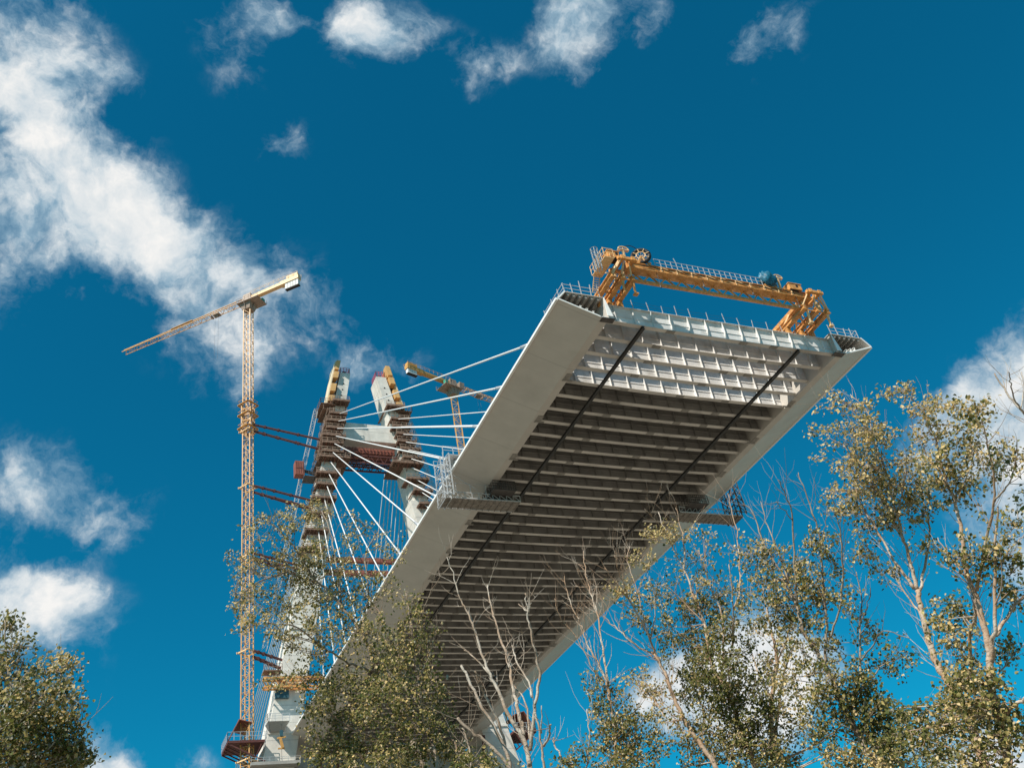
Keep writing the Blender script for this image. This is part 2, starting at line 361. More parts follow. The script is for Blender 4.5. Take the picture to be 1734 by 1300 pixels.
# guard rail along the first cross beam
t = thing('guard_rail', (0,Y0+.5,56.6), 'thin rope guard rail with slim posts along the open front edge of the deck', 'guard rail')
x = -11.6
while x < 11.5:
    b = MB(); b.bar((x,Y0+.5,56.6),(x+random.uniform(-.1,.1),Y0+.45,56.6+random.uniform(.85,1.25)), .05); x += random.uniform(1.5,2.0); part('post', b, GALV, t)
b = MB()
for z in (57.05, 57.4): b.tube([(-11.6+23*i/24, Y0+.47, z-.06*math.sin(math.pi*(i*1.0 % 2)/2)) for i in range(25)], .012, 4)
part('rope', b, DARK, t)
for s, side in ((-1,'left'),(1,'right')):
    t = thing('guard_rail', (s*15,Y0,57), f'scaffold tube railing standing on the {side} box girder at the deck end', 'guard rail')
    for x in (13.4, 14.3, 15.3, 16.2, 17.0): b = MB(); b.bar((s*x,Y0+.1,57),(s*(x+random.uniform(-.15,.15)),Y0+.05,57+random.uniform(.9,1.7)), .06); part('post', b, GALV, t)
    for y in (1.2, 2.6, 4.2): b = MB(); b.bar((s*17.0,Y0+y,57),(s*17.05,Y0+y,58.3), .055); part('post', b, GALV, t)
    b = MB(); b.bar((s*13.4,Y0+.1,57.5),(s*17,Y0+.1,57.5), .04); b.bar((s*13.4,Y0+.1,57.95),(s*17,Y0+.1,57.95), .04); b.bar((s*17,Y0+.1,57.6),(s*17,Y0+4.2,57.6), .04); b.bar((s*17,Y0+.1,58.1),(s*17,Y0+4.2,58.1), .04)
    part('handrail', b, GALV, t)
    b = MB()
    for i in range(16):
        x = random.uniform(14.3,16.6); y = Y0+random.uniform(.4,3); b.bar((s*x,y,57.02),(s*(x+random.uniform(-.3,.3)),y+random.uniform(-.3,.6),57.1+random.uniform(.2,.8)), .12,.08)
    b.box(*sorted((s*14.6,s*15.7)), Y0+1, Y0+2.2, 57.0, 57.45)
    solo('timber_stack', b, TIMBER, (s*15,Y0+1.5,57), f'jumbled rusty brown formwork pieces piled on the {side} box girder end', 'timber stack')

# ------------------------------------------------------------------ pylon
PY = 168.0
def leg_x(z): return 3.0+.183*(136.3-z), 5.27+.21*(136.3-z)        # inner, outer
def leg_yb(z): return 172.6+(136.3-z)*.045
py = thing('bridge_pylon', (0,170,GROUND), 'tall concrete H shaped bridge pylon with two inward leaning legs and scaffolding', 'bridge pylon')
for s in (-1, 1):
    b = MB(); zz = [GROUND, 40, 60, 84, 104, 110, 128, 136.3]
    for za, zb in zip(zz, zz[1:]):
        r = []
        for z in (za, zb):
            i, o = leg_x(z)
            if za < 104 and z <= 104: i -= .9
            r.append([(s*i,PY,z),(s*o,PY,z),(s*o,leg_yb(z),z),(s*i,leg_yb(z),z)])
        if s < 0: r = [x[::-1] for x in r]
        b.hexa(r[0]+r[1])
    lg = part('pylon_leg', b, CONC, py)
    for z in (133.2, 131.5, 129.85, 128.2):
        i, o = leg_x(z); x = (i+o)/2-.25*(-1 if s < 0 else 1)*0; d = MB(); d.tube([(s*x,PY-.03,z),(s*x,PY+.3,z)], .19, 12)
        part('anchor_hole', d, BLACK, lg)
    # a raised ledge line on the lower shaft
    b = MB()
    for z in (75, 56): 
        i, o = leg_x(z); b.box(*sorted((s*(i-.9),s*(o+.05))), PY-.18, PY-.002, z, z+.35)
    part('leg_ledge', b, CONC, lg)
b = MB(); xi = lambda z: leg_x(z)[0]
b.hexa([(-xi(118.5)+.0,PY+.4,118.5),(xi(118.5),PY+.4,118.5),(xi(118.5),172,118.5),(-xi(118.5),172,118.5),(-xi(123),PY+.4,122.9),(xi(123),PY+.4,122.9),(xi(123),172,122.9),(-xi(123),172,122.9)])
part('crossbeam', b, CONC, py)
b = MB(); b.box(-19.5, 19.5, PY+1, 174, 46, 52.2); part('lower_crossbeam', b, CONCD, py)
# red steel centring below the upper crossbeam
t = thing('falsework_truss', (0,170,113), 'dark oxide red steel truss and formwork hanging under the pylon crossbeam', 'falsework')
b = MB(); xx = 5.6
b.box(-xx, xx, PY+.2, PY+.35, 115.0, 116.3)
for i in range(15): b.box(-xx+.3+i*.76, -xx+.42+i*.76, PY-.1, PY+.198, 115.0, 116.3)
for z in (115.05, 115.65, 116.2): b.box(-xx, xx, PY-.16, PY-.102, z, z+.1)
b.box(-xx, xx, PY+.36, 172, 116.0, 116.2)
part('side_form', b, RUSTL, t)
b = MB()
for y in (PY+.2, PY+2, 171.6):
    b.bar((-6,y,112.7),(6,y,112.7), .3); b.bar((-6,y,114.4),(6,y,114.4), .3)
    for i in range(12): b.bar((-6+i,y,112.7 if i % 2 else 114.4),(-5+i,y,114.4 if i % 2 else 112.7), .16)
for i in range(13): b.bar((-6+i,PY+.2,112.7),(-6+i,171.6,112.7), .14)
part('truss', b, RUST, t)

# anchorage work platforms ringing each leg
ZC = [124.45,122.45,120.55,118.6,116.7,114.5,112.0,109.2,106.4,103.2,99.6,95.8,91.8]
YD = [62.5,69.2,76.1,83.0,90.3,97.0,104.5,111.7,118.6,125.5,132.3,139.0,146.0]
def platform(s, side, z, k, wide, n_label):
    i, o = leg_x(z); f = PY-1.9
    xo, xi_ = s*(o+(1.2 if k < 8 else .65)), s*(i-(wide if wide else .35))
    t = thing('work_platform', (s*(i+o)/2, PY, z), f'brown timber work platform around the {side} pylon leg, {n_label}', 'work platform', 'work platforms around the pylon legs')
    b = MB(); x0, x1 = sorted((xo, xi_)); jit = lambda: random.uniform(-.12,.12)
    yb = 173.6 if k < 8 else 170.5
    x0 += jit()*4; x1 += jit()*4; b.box(x0, x1, f+jit(), PY-.05, z-.08, z); b.box(x0, x1, f-.2, f-.13, z-.38, z+.1)
    lo, hi = sorted((s*i, s*o))
    if x0 < lo-.1: b.box(x0, lo-.05, PY-.049, yb, z-.085, z-.005)
    if x1 > hi+.1: b.box(hi+.05, x1, PY-.049, yb, z-.085, z-.005)
    y = f+.15
    while y < PY: b.box(x0-.1, x1+.1, y, y+.16, z-.30, z-.09); y += .55
    x = x0+.1
    while x < x1: b.box(x, x+.1, f-.15, PY-.06, z-.42, z-.265); x += .8
    for xa, xb in ((x0, lo-.05), (hi+.05, x1)):
        if xb-xa > .5:
            y = PY+.3
            while y < yb: b.box(xa, xb, y, y+.12, z-.24, z-.09); y += .6
    part('deck_board', b, TIMBER, t)
    b = MB(); h = random.uniform(.8,1.0)
    for zf in (.5,1.05):
        b.bar((x0+jit(),f,z+zf*h),(x1+jit(),f,z+zf*h+jit()*.5), .05,.11)
        b.bar((xo,f,z+zf*h),(xo,yb,z+zf*h), .05,.14)
    x = x0
    while x <= x1+.05: b.bar((x,f,z-.3),(x+jit()*.4,f,z+h+.1+jit()), .07); x += (x1-x0)/max(2,round((x1-x0)/1.1))
    for y in (PY,PY+2,PY+4): b.bar((xo,min(y,yb),z),(xo,min(y,yb),z+h+.1), .07)
    part('railing', b, TIMBL, t)
    for q in range(3):                                  # raking brackets
        x = x0+(x1-x0)*(.2+.3*q); b = MB(); b.bar((x,f+.2,z-.3),(x,PY-.02,z-1.25), .1); part('bracket', b, RUSTL if k % 2 else TIMBER, t)
    b = MB()
    for q in range(5):                                  # stacked boards and gear
        x = random.uniform(x0+.3,x1-.3); b.bar((x,PY-random.uniform(.5,1.5),z),(x+jit()*3,PY-random.uniform(.3,1.4),z+random.uniform(.3,1.0)), random.uniform(.06,.22))
    part('stored_gear', b, TIMBER, t)
for s, side in ((-1,'left'),(1,'right')):
    zl = [127.2]+[z-.75 for z in ZC]
    for k, z in enumerate(zl):
        wide = 2.8 if k == 7 else (1.0 if k == 8 else 0)
        platform(s, side, z if k != 7 else 112.4, k, wide, ORD[k]+' of its stack')

# climbing formwork and safety cage on each leg top
for s, side in ((-1,'left'),(1,'right')):
    t = thing('climbing_formwork', (s*8,170,126.5), f'tall yellow climbing formwork panels clamped on the outer face of the {side} pylon leg top', 'formwork')
    off = lambda z: leg_x(z)[1]+.9
    def slab(z0, z1, d0, d1, y0, y1):
        a, c = off(z0), off(z1); b = MB()
        p = [(s*(a+d0),y0,z0),(s*(a+d1),y0,z0),(s*(a+d1),y1,z0),(s*(a+d0),y1,z0),(s*(c+d0),y0,z1),(s*(c+d1),y0,z1),(s*(c+d1),y1,z1),(s*(c+d0),y1,z1)]
        if s < 0: p = [p[i] for i in (3,2,1,0,7,6,5,4)]
        return b.hexa(p)
    part('sheathing_panel', slab(127.2,139.0,.62,.86,167.6,172.4), PLY, t)
    for z0, z1, d0 in ((136.6,139.2,-.35),(134.2,136.0,-.5),(130.4,132.5,-.5),(127.6,129.2,-.6)):
        part('form_box', slab(z0,z1,d0,.6,167.3,169.2), FORM, t); part('form_box', slab(z0+.2,z1-.1,d0+.2,.6,169.25,172.2), FORM, t)
    part('backing_frame', slab(127.4,138.0,-.1,.45,169.3,172.0), DARK, t)
    b = MB(); a = off(126.9)
    b.box(*sorted((s*(a-1.2),s*(a+2.2))), 167.0, 172.8, 126.5, 126.65); b.rail((s*(a+2.2),167,126.65),(s*(a+2.2),172.8,126.65),1.2,1.4,.08); b.rail((s*(a-1),167,126.65),(s*(a+2.2),167,126.65),1.2,1.0,.08)
    b.box(*sorted((s*(a-1.0),s*(a+1.8))), 167.2, 172.6, 125.2, 125.3)
    for y in (167.2,169.5,172): b.bar((s*(a+1.6),y,125.2),(s*(a+1.6),y,126.5), .12)
    part('hanging_platform', b, TIMBER, t)
    t = thing('safety_cage', (s*4.2,169.5,136.3), f'small red safety railing on the flat top of the {side} pylon leg', 'railing')
    b = MB(); b.rail((s*3.1,168.2,136.3),(s*5.1,168.2,136.3),1.6,.65,.09,(.35,.7,1)); b.rail((s*3.1,168.2,136.3),(s*3.1,171.5,136.3),1.6,.8,.09,(.35,.7,1)); b.rail((s*5.1,168.2,136.3),(s*5.1,171.5,136.3),1.6,.8,.09,(.35,.7,1))
    part('railing', b, RED, t)
    b = MB(); b.box(*sorted((s*3.7,s*4.5)),169,170,136.3,137.5); part('pump_box', b, BLUE, t)

# lift mast beside each leg, and the red lift car
for s, side in ((-1,'left'),(1,'right')):
    b = MB(); b.lattice((s*(leg_x(127)[1]+3.4),170.5,127),(s*(leg_x(72)[1]+3.4),170.5,72), .8,.8,1.4,.09,.05)
    solo('lift_mast', b, GALV, (s*20,170.5,72), f'slender grey lattice lift mast running up outside the {side} pylon leg', 'lift mast')
t = thing('lift_car', (-15.3,168.3,108.2), 'orange red builders lift car hanging beside the left pylon leg', 'lift')
b = MB(); b.box(-16.2,-14.4,167.4,169.2,108.2,111.4); part('cabin', b, RUSTL, t)
b = MB()
for i in range(4): b.box(-16.0+i*.45,-15.92+i*.45,167.36,167.398,108.5,111.1)
b.box(-16.1,-14.5,167.35,167.398,109.6,109.75); part('mesh_gate', b, RUST, t)
b = MB(); b.box(-14.3,-11.8,167.6,170.5,108.0,108.15); b.rail((-14.3,167.6,108.15),(-11.8,167.6,108.15),1.2,.8,.07); b.bar((-14.3,168,109.4),(-11.5,169,109.4),.5)
part('landing_gangway', b, DARK, t)

# ------------------------------------------------------------------ stay cables
for s, side in ((-1,'left'),(1,'right')):
    for k, (z, y) in enumerate(zip(ZC, YD)):
        i, o = leg_x(z); xm = (i+o)/2
        b = MB(); b.tube([(s*(xm-.1),PY-.3,z),(s*17.62,y,56.6)], .10 if s < 0 else .092, 8); b.sm = True
        cab = solo('stay_cable', b, CABLE, (s*xm,PY,z), f'thick white stay cable from {side} pylon leg to near deck edge, {ORD[k]} in its fan', 'stay cable', 'stay cables to the open deck end')
        p = Vector((s*17.62,y,56.6)); q = Vector((s*(xm-.1),PY-.3,z)); d = (q-p).normalized()
        b = MB(); b.tube([p-d*.3, p+d*2.2], .165, 8); b.sm = True; part('anchor_tube', b, GALV, cab)
        b = MB(); b.tube([q-d*1.6, q+d*.3], .17, 8); b.sm = True; part('pylon_socket', b, GALV, cab)
    for k in range(9):
        z = 124-2.2*k; y = 276-7.6*k; i, o = leg_x(z)
        b = MB(); b.tube([(s*(i+o)/2,leg_yb(z)+.2,z),(s*17.6,y,56.6)], .10, 6); b.sm = True
        solo('back_stay_cable', b, CABLEF, (s*i,173,z), f'thin pale stay cable falling behind {side} pylon leg, {ORD[k]} of the rear fan', 'stay cable', 'stay cables behind the pylon')

# horizontal rust coloured struts between the legs
for z, nm in ((90.2,'upper'),(87.4,'lower')):
    b = MB(); i = leg_x(z)[0]; b.bar((-i-.5,PY+1.5,z),(i+.5,PY+1.5,z), .9,.9)
    for j in range(20):
        x = -i+.8+j*(2*i-1.6)/19; b.box(x-.05,x+.05,PY+1.0,PY+1.04,z-.55,z+.55)
    solo('leg_strut', b, RUSTL, (0,PY+1.5,z), f'{nm} of two rust red horizontal struts bracing the pylon legs above the deck', 'strut', 'struts between the legs')

# ------------------------------------------------------------------ lower platforms on the legs
t = thing('lattice_beam', (-18,167,63.5), 'orange lattice beam fixed across the front of the left pylon leg', 'lattice beam')
b = MB()
for y in (166.2,167.6):
    b.bar((-23,y,65.2),(-12.5,y,65.2), .35); b.bar((-23,y,63.6),(-12.5,y,63.6), .3)
    for j in range(6):
        x = -23+j*1.75; b.bar((x,y,65.1),(x+.87,y,63.7), .16); b.bar((x+.87,y,63.7),(x+1.75,y,65.1), .16)
for x in (-23,-18,-12.6): b.bar((x,166.2,65.2),(x,167.6,65.2), .25); b.bar((x,166.2,63.6),(x,167.6,63.6), .2)
part('truss', b, ORG_P, t)
b = MB(); b.box(-23.2,-20,165.6,167.9,66.2,66.4); b.rail((-23.2,165.6,66.4),(-20,165.6,66.4),1.1,.8,.07); part('platform', b, TIMBER, t)
b = MB(); b.box(-20.9,-18.6,167.2,167.95,62.0,63.3); part('winch_box', b, BLUE, t)
t = thing('leg_platform', (-21,167,57.3), 'small dark bracket platform with a tube railing on the front of the left leg', 'work platform')
b = MB(); b.hexa([(-21.8,167.2,56.2),(-19.8,167.2,56.2),(-19.6,167.95,56.2),(-21.9,167.95,56.2),(-22.6,165.6,57.4),(-18.9,165.6,57.4),(-18.9,167.95,57.4),(-22.6,167.95,57.4)]); part('deck', b, CONCD, t)
b = MB(); b.rail((-22.6,165.6,57.4),(-18.9,165.6,57.4),1.3,1.2,.08,(.4,.7,1)); b.rail((-22.6,165.6,57.4),(-22.6,167.9,57.4),1.3,1.2,.08,(.4,.7,1)); part('railing', b, GALV, t)
t = thing('chain_hoist', (-20.3,165.9,53.5), 'yellow chain hoist with a blue block dangling under the small leg platform', 'hoist')
b = MB(); b.box(-20.55,-20.05,165.7,166.1,54.9,55.9); part('hoist_block', b, BLUE, t)
b = MB(); b.bar((-21.0,165.9,54.6),(-19.6,165.9,54.8), .25); b.bar((-20.5,165.9,54.5),(-20.1,165.9,53.0), .4); b.bar((-20.9,165.9,52.9),(-19.8,165.9,52.9), .22); part('load_beam', b, YEL, t)
b = MB(); b.bar((-20.3,165.9,57),(-20.3,165.9,51), .05); part('chain', b, DARK, t)
t = thing('leg_collar', (-20.5,166,50.2), 'grey concrete walkway collar low on the front of the left pylon leg', 'walkway')
b = MB(); b.box(-25.3,-17.2,165.9,167.95,50.4,50.9); part('deck', b, CONCD, t)
b = MB(); b.rail((-25.3,165.9,50.9),(-17.2,165.9,50.9),.7,1.0,.06); part('railing', b, GALV, t)
for s, side in ((-1,'left'),(1,'right')):
    t = thing('side_platform', (s*26,169,54), f'dark red bracket platform with orange cover outside the {side} pylon leg foot', 'work platform')
    x0, x1 = (22.9, 29.0) if s < 0 else (22.6, 27.2)
    b = MB(); b.box(*sorted((s*x0,s*x1)),166.5,173,54.3,54.7)
    for j in range(5): y = 166.7+j*1.5; b.bar((s*x1,y,54.3),(s*x0,y,51.2), .2); b.bar((s*(x0+.5),y,54.2),(s*(x0+1.5),y,52.1), .15)
    part('bracket_deck', b, RUST, t)
    b = MB(); p0 = s*x1; p1 = s*(x1-1.8)
    b.hexa([(p0,166.5,54.8),(p0,173,54.8),(p0-s*.15,173,54.8),(p0-s*.15,166.5,54.8),(p1,166.5,58.2),(p1,173,58.2),(p1-s*.15,173,58.2),(p1-s*.15,166.5,58.2)])
    b.hexa([(p1,166.6,58.2),(p1,173,58.2),(p1-s*2.2,173,57.6),(p1-s*2.2,166.6,57.6),(p1,166.6,58.3),(p1,173,58.3),(p1-s*2.2,173,57.7),(p1-s*2.2,166.6,57.7)])
    part('cover_sheet', b, RUSTL, t)
    b = MB(); b.rail((s*x1,166.5,54.7),(s*x1,173,54.7),1.4,1.0,.07); b.rail((s*x1,166.5,54.7),(s*x0,166.5,54.7),1.4,1.0,.07); part('railing', b, GALV, t)
for j, x in enumerate((-14.5,-11.5,15.5)):
    b = MB(); b.bar((x,167.2,40),(x+1.2,167.2,54.2), .5)
    solo('prop_strut', b, RUST, (x,167.2,40), ['dark red raking prop under the deck nearest the left pylon leg','dark red raking prop under the deck second from the left pylon leg','dark red raking prop under the deck beside the right pylon leg'][j], 'prop', 'props under the deck at the pylon')

# ------------------------------------------------------------------ tower cranes
def tower_crane(x, y, ztop, jd, jlen, clen, label, rot, detail, body):
    t = thing('tower_crane', (x,y,GROUND), label, 'tower crane', 'tower cranes at the pylon')
    b = MB(); b.lattice((x,y,GROUND),(x,y,ztop-3.2), 1.55,1.55,1.55,.17,.065, rot); part('mast', b, YEL, t)
    for z in detail:
        b = MB(); q = 1.35
        for i in range(4):
            a = rot+math.pi/4+i*math.pi/2; c = a+math.pi/2
            p = Vector((x+q*math.cos(a)*1.2,y+q*math.sin(a)*1.2,z)); e = Vector((x+q*math.cos(c)*1.2,y+q*math.sin(c)*1.2,z))
            b.bar(p+(p-e)*.12, e+(e-p)*.12, .16,.2)
        part('tie_collar', b, CREAM, t)
    b = MB(); b.lattice((x,y,117.6),(x,y,124.6), 1.95,1.95,1.4,.16,.1, rot)
    for z in (118.6,121.9,124.6):
        for i in range(4):
            a = rot+math.pi/4+i*math.pi/2; c = a+math.pi/2; q = 2.0
            b.bar((x+q*math.cos(a),y+q*math.sin(a),z),(x+q*math.cos(c),y+q*math.sin(c),z), .45,.1); b.bar((x+q*math.cos(a),y+q*math.sin(a),z+1),(x+q*math.cos(c),y+q*math.sin(c),z+1), .06)
    if ztop > 150: part('climbing_frame', b, YEL, t)
    J = Vector((jd[0],jd[1],0)).normalized(); S = Vector((-J.y,J.x,0)); P = Vector((x,y,ztop)); U = Vector((0,0,1))
    b = MB(); b.hexa([P+J*a*1.0+S*c*1.0-U*3.2 for a, c in ((-1,-1),(1,-1),(1,1),(-1,1))]+[P+J*a*1.5+S*c*1.5-U*1.2 for a, c in ((-1,-1),(1,-1),(1,1),(-1,1))])
    b.tube([P-U*1.2, P-U*.7], 1.35, 14)
    for q in range(8):
        a = q*math.pi/4; b.bar(P-U*3.1+Vector((math.cos(a),math.sin(a),0))*1.0, P-U*1.3+Vector((math.cos(a),math.sin(a),0))*1.9, .16)
    part('slewing_unit', b, CABIN, t)
    b = MB(); b.hexa([P+J*a+S*c-U*1.6 for a, c in ((-3.6,-1.9),(1.9,-1.9),(1.9,1.9),(-3.6,1.9))]+[P+J*a+S*c-U*1.45 for a, c in ((-3.6,-1.9),(1.9,-1.9),(1.9,1.9),(-3.6,1.9))])
    for c in (-1.9,1.9): b.rail(P+J*-3.6+S*c-U*1.45, P+J*1.9+S*c-U*1.45, 1.1, 1.0, .06)
    part('slewing_platform', b, CABIN, t)
    b = MB(); b.hexa([P+J*a+S*c-U*.7 for a, c in ((-1.2,-.8),(1.2,-.8),(1.2,.8),(-1.2,.8))]+[P+J*a+S*c+U*1.5 for a, c in ((-.9,-.7),(.9,-.7),(.9,.7),(-.9,.7))]); part('tower_head', b, CABIN, t)
    cb = MB(); cb.hexa([P+J*a+S*c-U*1.4 for a, c in ((1.0,-1.9),(2.1,-1.9),(2.1,-.9),(1.0,-.9))]+[P+J*a+S*c+U*.3 for a, c in ((1.0,-1.9),(2.5,-1.9),(2.5,-.9),(1.0,-.9))]); part('operator_cab', cb, CABIN, t)
    b = MB(); b.hexa([P+J*a+S*c-U*.2 for a, c in ((1.5,-1.3),(2.7,-1.3),(2.7,-.4),(1.5,-.4))]+[P+J*a+S*c+U*.9 for a, c in ((1.5,-1.3),(2.7,-1.3),(2.7,-.4),(1.5,-.4))]); b.hexa([P+J*a+S*c-U*1.4 for a, c in ((-3.3,-1.6),(-2.6,-1.6),(-2.6,-.7),(-3.3,-.7))]+[P+J*a+S*c-U*.2 for a, c in ((-3.3,-1.6),(-2.6,-1.6),(-2.6,-.7),(-3.3,-.7))])
    part('winch', b, GREEN, t)
    b = MB(); h = 1.25; a0 = P+J*1.2-U*.25                                # triangular jib, one chord on top
    def sec(d): f = 1-.35*d/jlen; return a0+J*d+S*.65, a0+J*d-S*.65, a0+J*d+U*h*f+U*.15
    e0, e1 = sec(0), sec(jlen)
    for i in range(3): b.bar(e0[i], e1[i], .13)
    k = round(jlen/1.5)
    for i in range(k):
        A, B = sec(jlen*i/k), sec(jlen*(i+1)/k); M2 = sec(jlen*(i+.5)/k)
        b.bar(A[0],M2[2],.065); b.bar(M2[2],B[0],.065); b.bar(A[1],M2[2],.065); b.bar(M2[2],B[1],.065)
        b.bar(A[0],A[1],.06); b.bar(A[0] if i % 2 else A[1], B[1] if i % 2 else B[0], .06)
    jb = part('jib', b, YEL, t)
    b = MB()
    for d0, d1 in ((jlen*.42,jlen*.60),):
        b.bar(sec(d0)[2]+U*.1, sec(d1)[2]+U*.1, .5,.08)
    part('jib_walkway', b, FORM, jb)
    b = MB(); w0 = P-J*1.0+U*.35; w1 = P-J*clen+U*.55                       # solid counter jib
    b.bar(w0, w0.lerp(w1,.62), 1.0,.8); b.bar(w0.lerp(w1,.62), w1, 1.25,1.05); cj = part('counter_jib', b, CREAM if body == 0 else YEL, t)
    b = MB()
    for c in (-.8,.8): b.rail(w0+S*c+U*.5, w1+S*c+U*.5, .9, 1.3, .05)
    b.hexa([w1+J*a+S*c+U*.56 for a, c in ((.2,-.6),(3,-.6),(3,.6),(.2,.6))]+[w1+J*a+S*c+U*1.3 for a, c in ((.2,-.6),(3,-.6),(3,.6),(.2,.6))])
    part('hoist_winch', b, CREAM if body == 0 else YEL, cj)
    for i in range(5 if body == 0 else 4):
        q = w1+J*(.15+i*.68); b = MB(); b.hexa([q+J*a+S*c-U*(2.2 if body == 0 else 1.8) for a, c in ((0,-.45),(.6,-.45),(.6,.45),(0,.45))]+[q+J*a+S*c-U*.56 for a, c in ((0,-.45),(.6,-.45),(.6,.45),(0,.45))])
        part('counterweight', b, WEIGHT, t)
    b = MB(); q = w1+J*1.75-U*(2.3 if body == 0 else 1.9); b.bar(q-J*1.7, q+J*(1.8 if body == 0 else 1.2), .85,.16); part('ballast_frame', b, BLACK, t)
    d = 7.2; b = MB(); q = a0+J*d-U*.25; b.bar(q-J*.8, q+J*.8, 1.3,.25); b.bar(q-J*.4-U*.35, q+J*.4-U*.35, .5,.4); b.bar(q+J*1.2, q+J*1.5, 1.2,.4); tr = part('trolley', b, CABIN, t)
    for o in (-.45,.45):
        b = MB(); b.tube([q+J*o, q+J*o-U*13], .016, 4); part('hoist_rope', b, DARK, tr)
    return t
tower_crane(-25.6,168.0,154.3,(-.72,.695),33.0,13.4,'tall yellow tower crane with its jib pointing left, standing beside the left pylon leg',.62,(117.8,104.5,89.0,70.5,51.6),0)
tower_crane(25.9,178.0,144.2,(.945,.32),34.0,14.0,'yellow tower crane behind the right pylon leg, its jib running behind the deck',.35,(98,),1)
# red ties between the left crane and the pylon
TIES = [((119.3,117.8),(117.7,115.0),'highest'),((104.6,103.2),(102.7,100.9),'second highest'),((89.7,88.9),(88.1,87.2),'third highest'),((70.5,69.5),(69.3,67.6),'lowest')]
for (za, zb), (zc, ze), nm in TIES:
    t = thing('mast_tie', (-22,168,zc), f'dark red tubular tie from left crane mast to pylon leg, {nm} of four', 'mast tie', 'ties from the crane mast to the pylon')
    o = leg_x(zc)[1]
    for p, q in (((-24.6,167.2,za),(-o+.1,168.6,zc)),((-24.6,168.8,za-.4),(-o+.1,171.5,zc-.4)),((-24.6,167.4,zb),(-o+.1,168.5,ze))):
        b = MB(); p = Vector(p); q = Vector(q); b.bar(p, q, .34)
        for f in (.15,.33,.6): c = p.lerp(q, f); d = (q-p).normalized(); b.bar(c-d*.18, c+d*.18, .52)
        part('strut', b, RUST, t)

# ------------------------------------------------------------------ deck erection crane at the open end
t = thing('erection_crane', (0,Y0,56.8), 'orange yellow deck erection crane spanning the open end of the bridge deck', 'erection crane')
ec = t
gx0, gx1, gy = -11.3, 9.9, Y0-2.0
b = MB(); b.box(gx0,gx1,gy-.35,gy+.35,59.0,59.62)
b.box(gx0,gx1,gy-.45,gy+.45,58.94,58.998); b.box(gx0,gx1,gy-.45,gy+.45,59.622,59.68)
gd = part('girder', b, ORG_P, t)
b = MB(); n = 10
for i in range(n):
    x = gx0+2.2+i*(gx1-gx0-4.4)/n; dx = (gx1-gx0-4.4)/n
    b.bar((x,gy-.40,59.60),(x+dx*.78,gy-.40,59.12), .07,.10); b.bar((x+dx*.9,gy-.40,59.05),(x+dx*.9,gy-.40,59.60), .14,.1)
part('web_brace', b, CREAM, gd)
b = MB(); ly, lz = gy+.25, 57.95
b.bar((gx0+.6,ly,lz),(gx1-.6,ly,lz), .28,.26); n = 22
for i in range(n):
    x = gx0+.9+i*(gx1-gx0-1.8)/n; dx = (gx1-gx0-1.8)/n
    b.bar((x,ly,lz+.1 if i % 2 else 58.95),(x+dx,ly,58.95 if i % 2 else lz+.1), .13)
part('lower_chord', b, ORG_P, gd)
for x, ln in ((-8.2,1.7),(-3.1,.6),(2.6,.5),(7.9,1.2)):
    b = MB(); b.tube([(x,gy-.3,58.94),(x+.04,gy-.28,58.94-ln*.6),(x-.03,gy-.3,58.94-ln)], .03, 5); b.tube([(x-.03,gy-.3,58.94-ln),(x-.03,gy-.3,58.75-ln)], .09, 6); part('hanging_rope', b, DARK, gd)
b = MB(); b.tube([(gx0+1.5+i*.9,gy-.47,59.35+.12*math.sin(i*1.9)) for i in range(22)], .035, 5); part('hose', b, BLACK, gd)
b = MB(); b.rail((gx0+3.2,gy-.4,59.68),(6.0,gy-.4,59.68), .95, .62, .045,(.5,1.0)); b.bar((-5.6,gy-.4,60.5),(-5.75,gy-.4,61.2), .05)
part('guard_rail', b, GALV, gd)
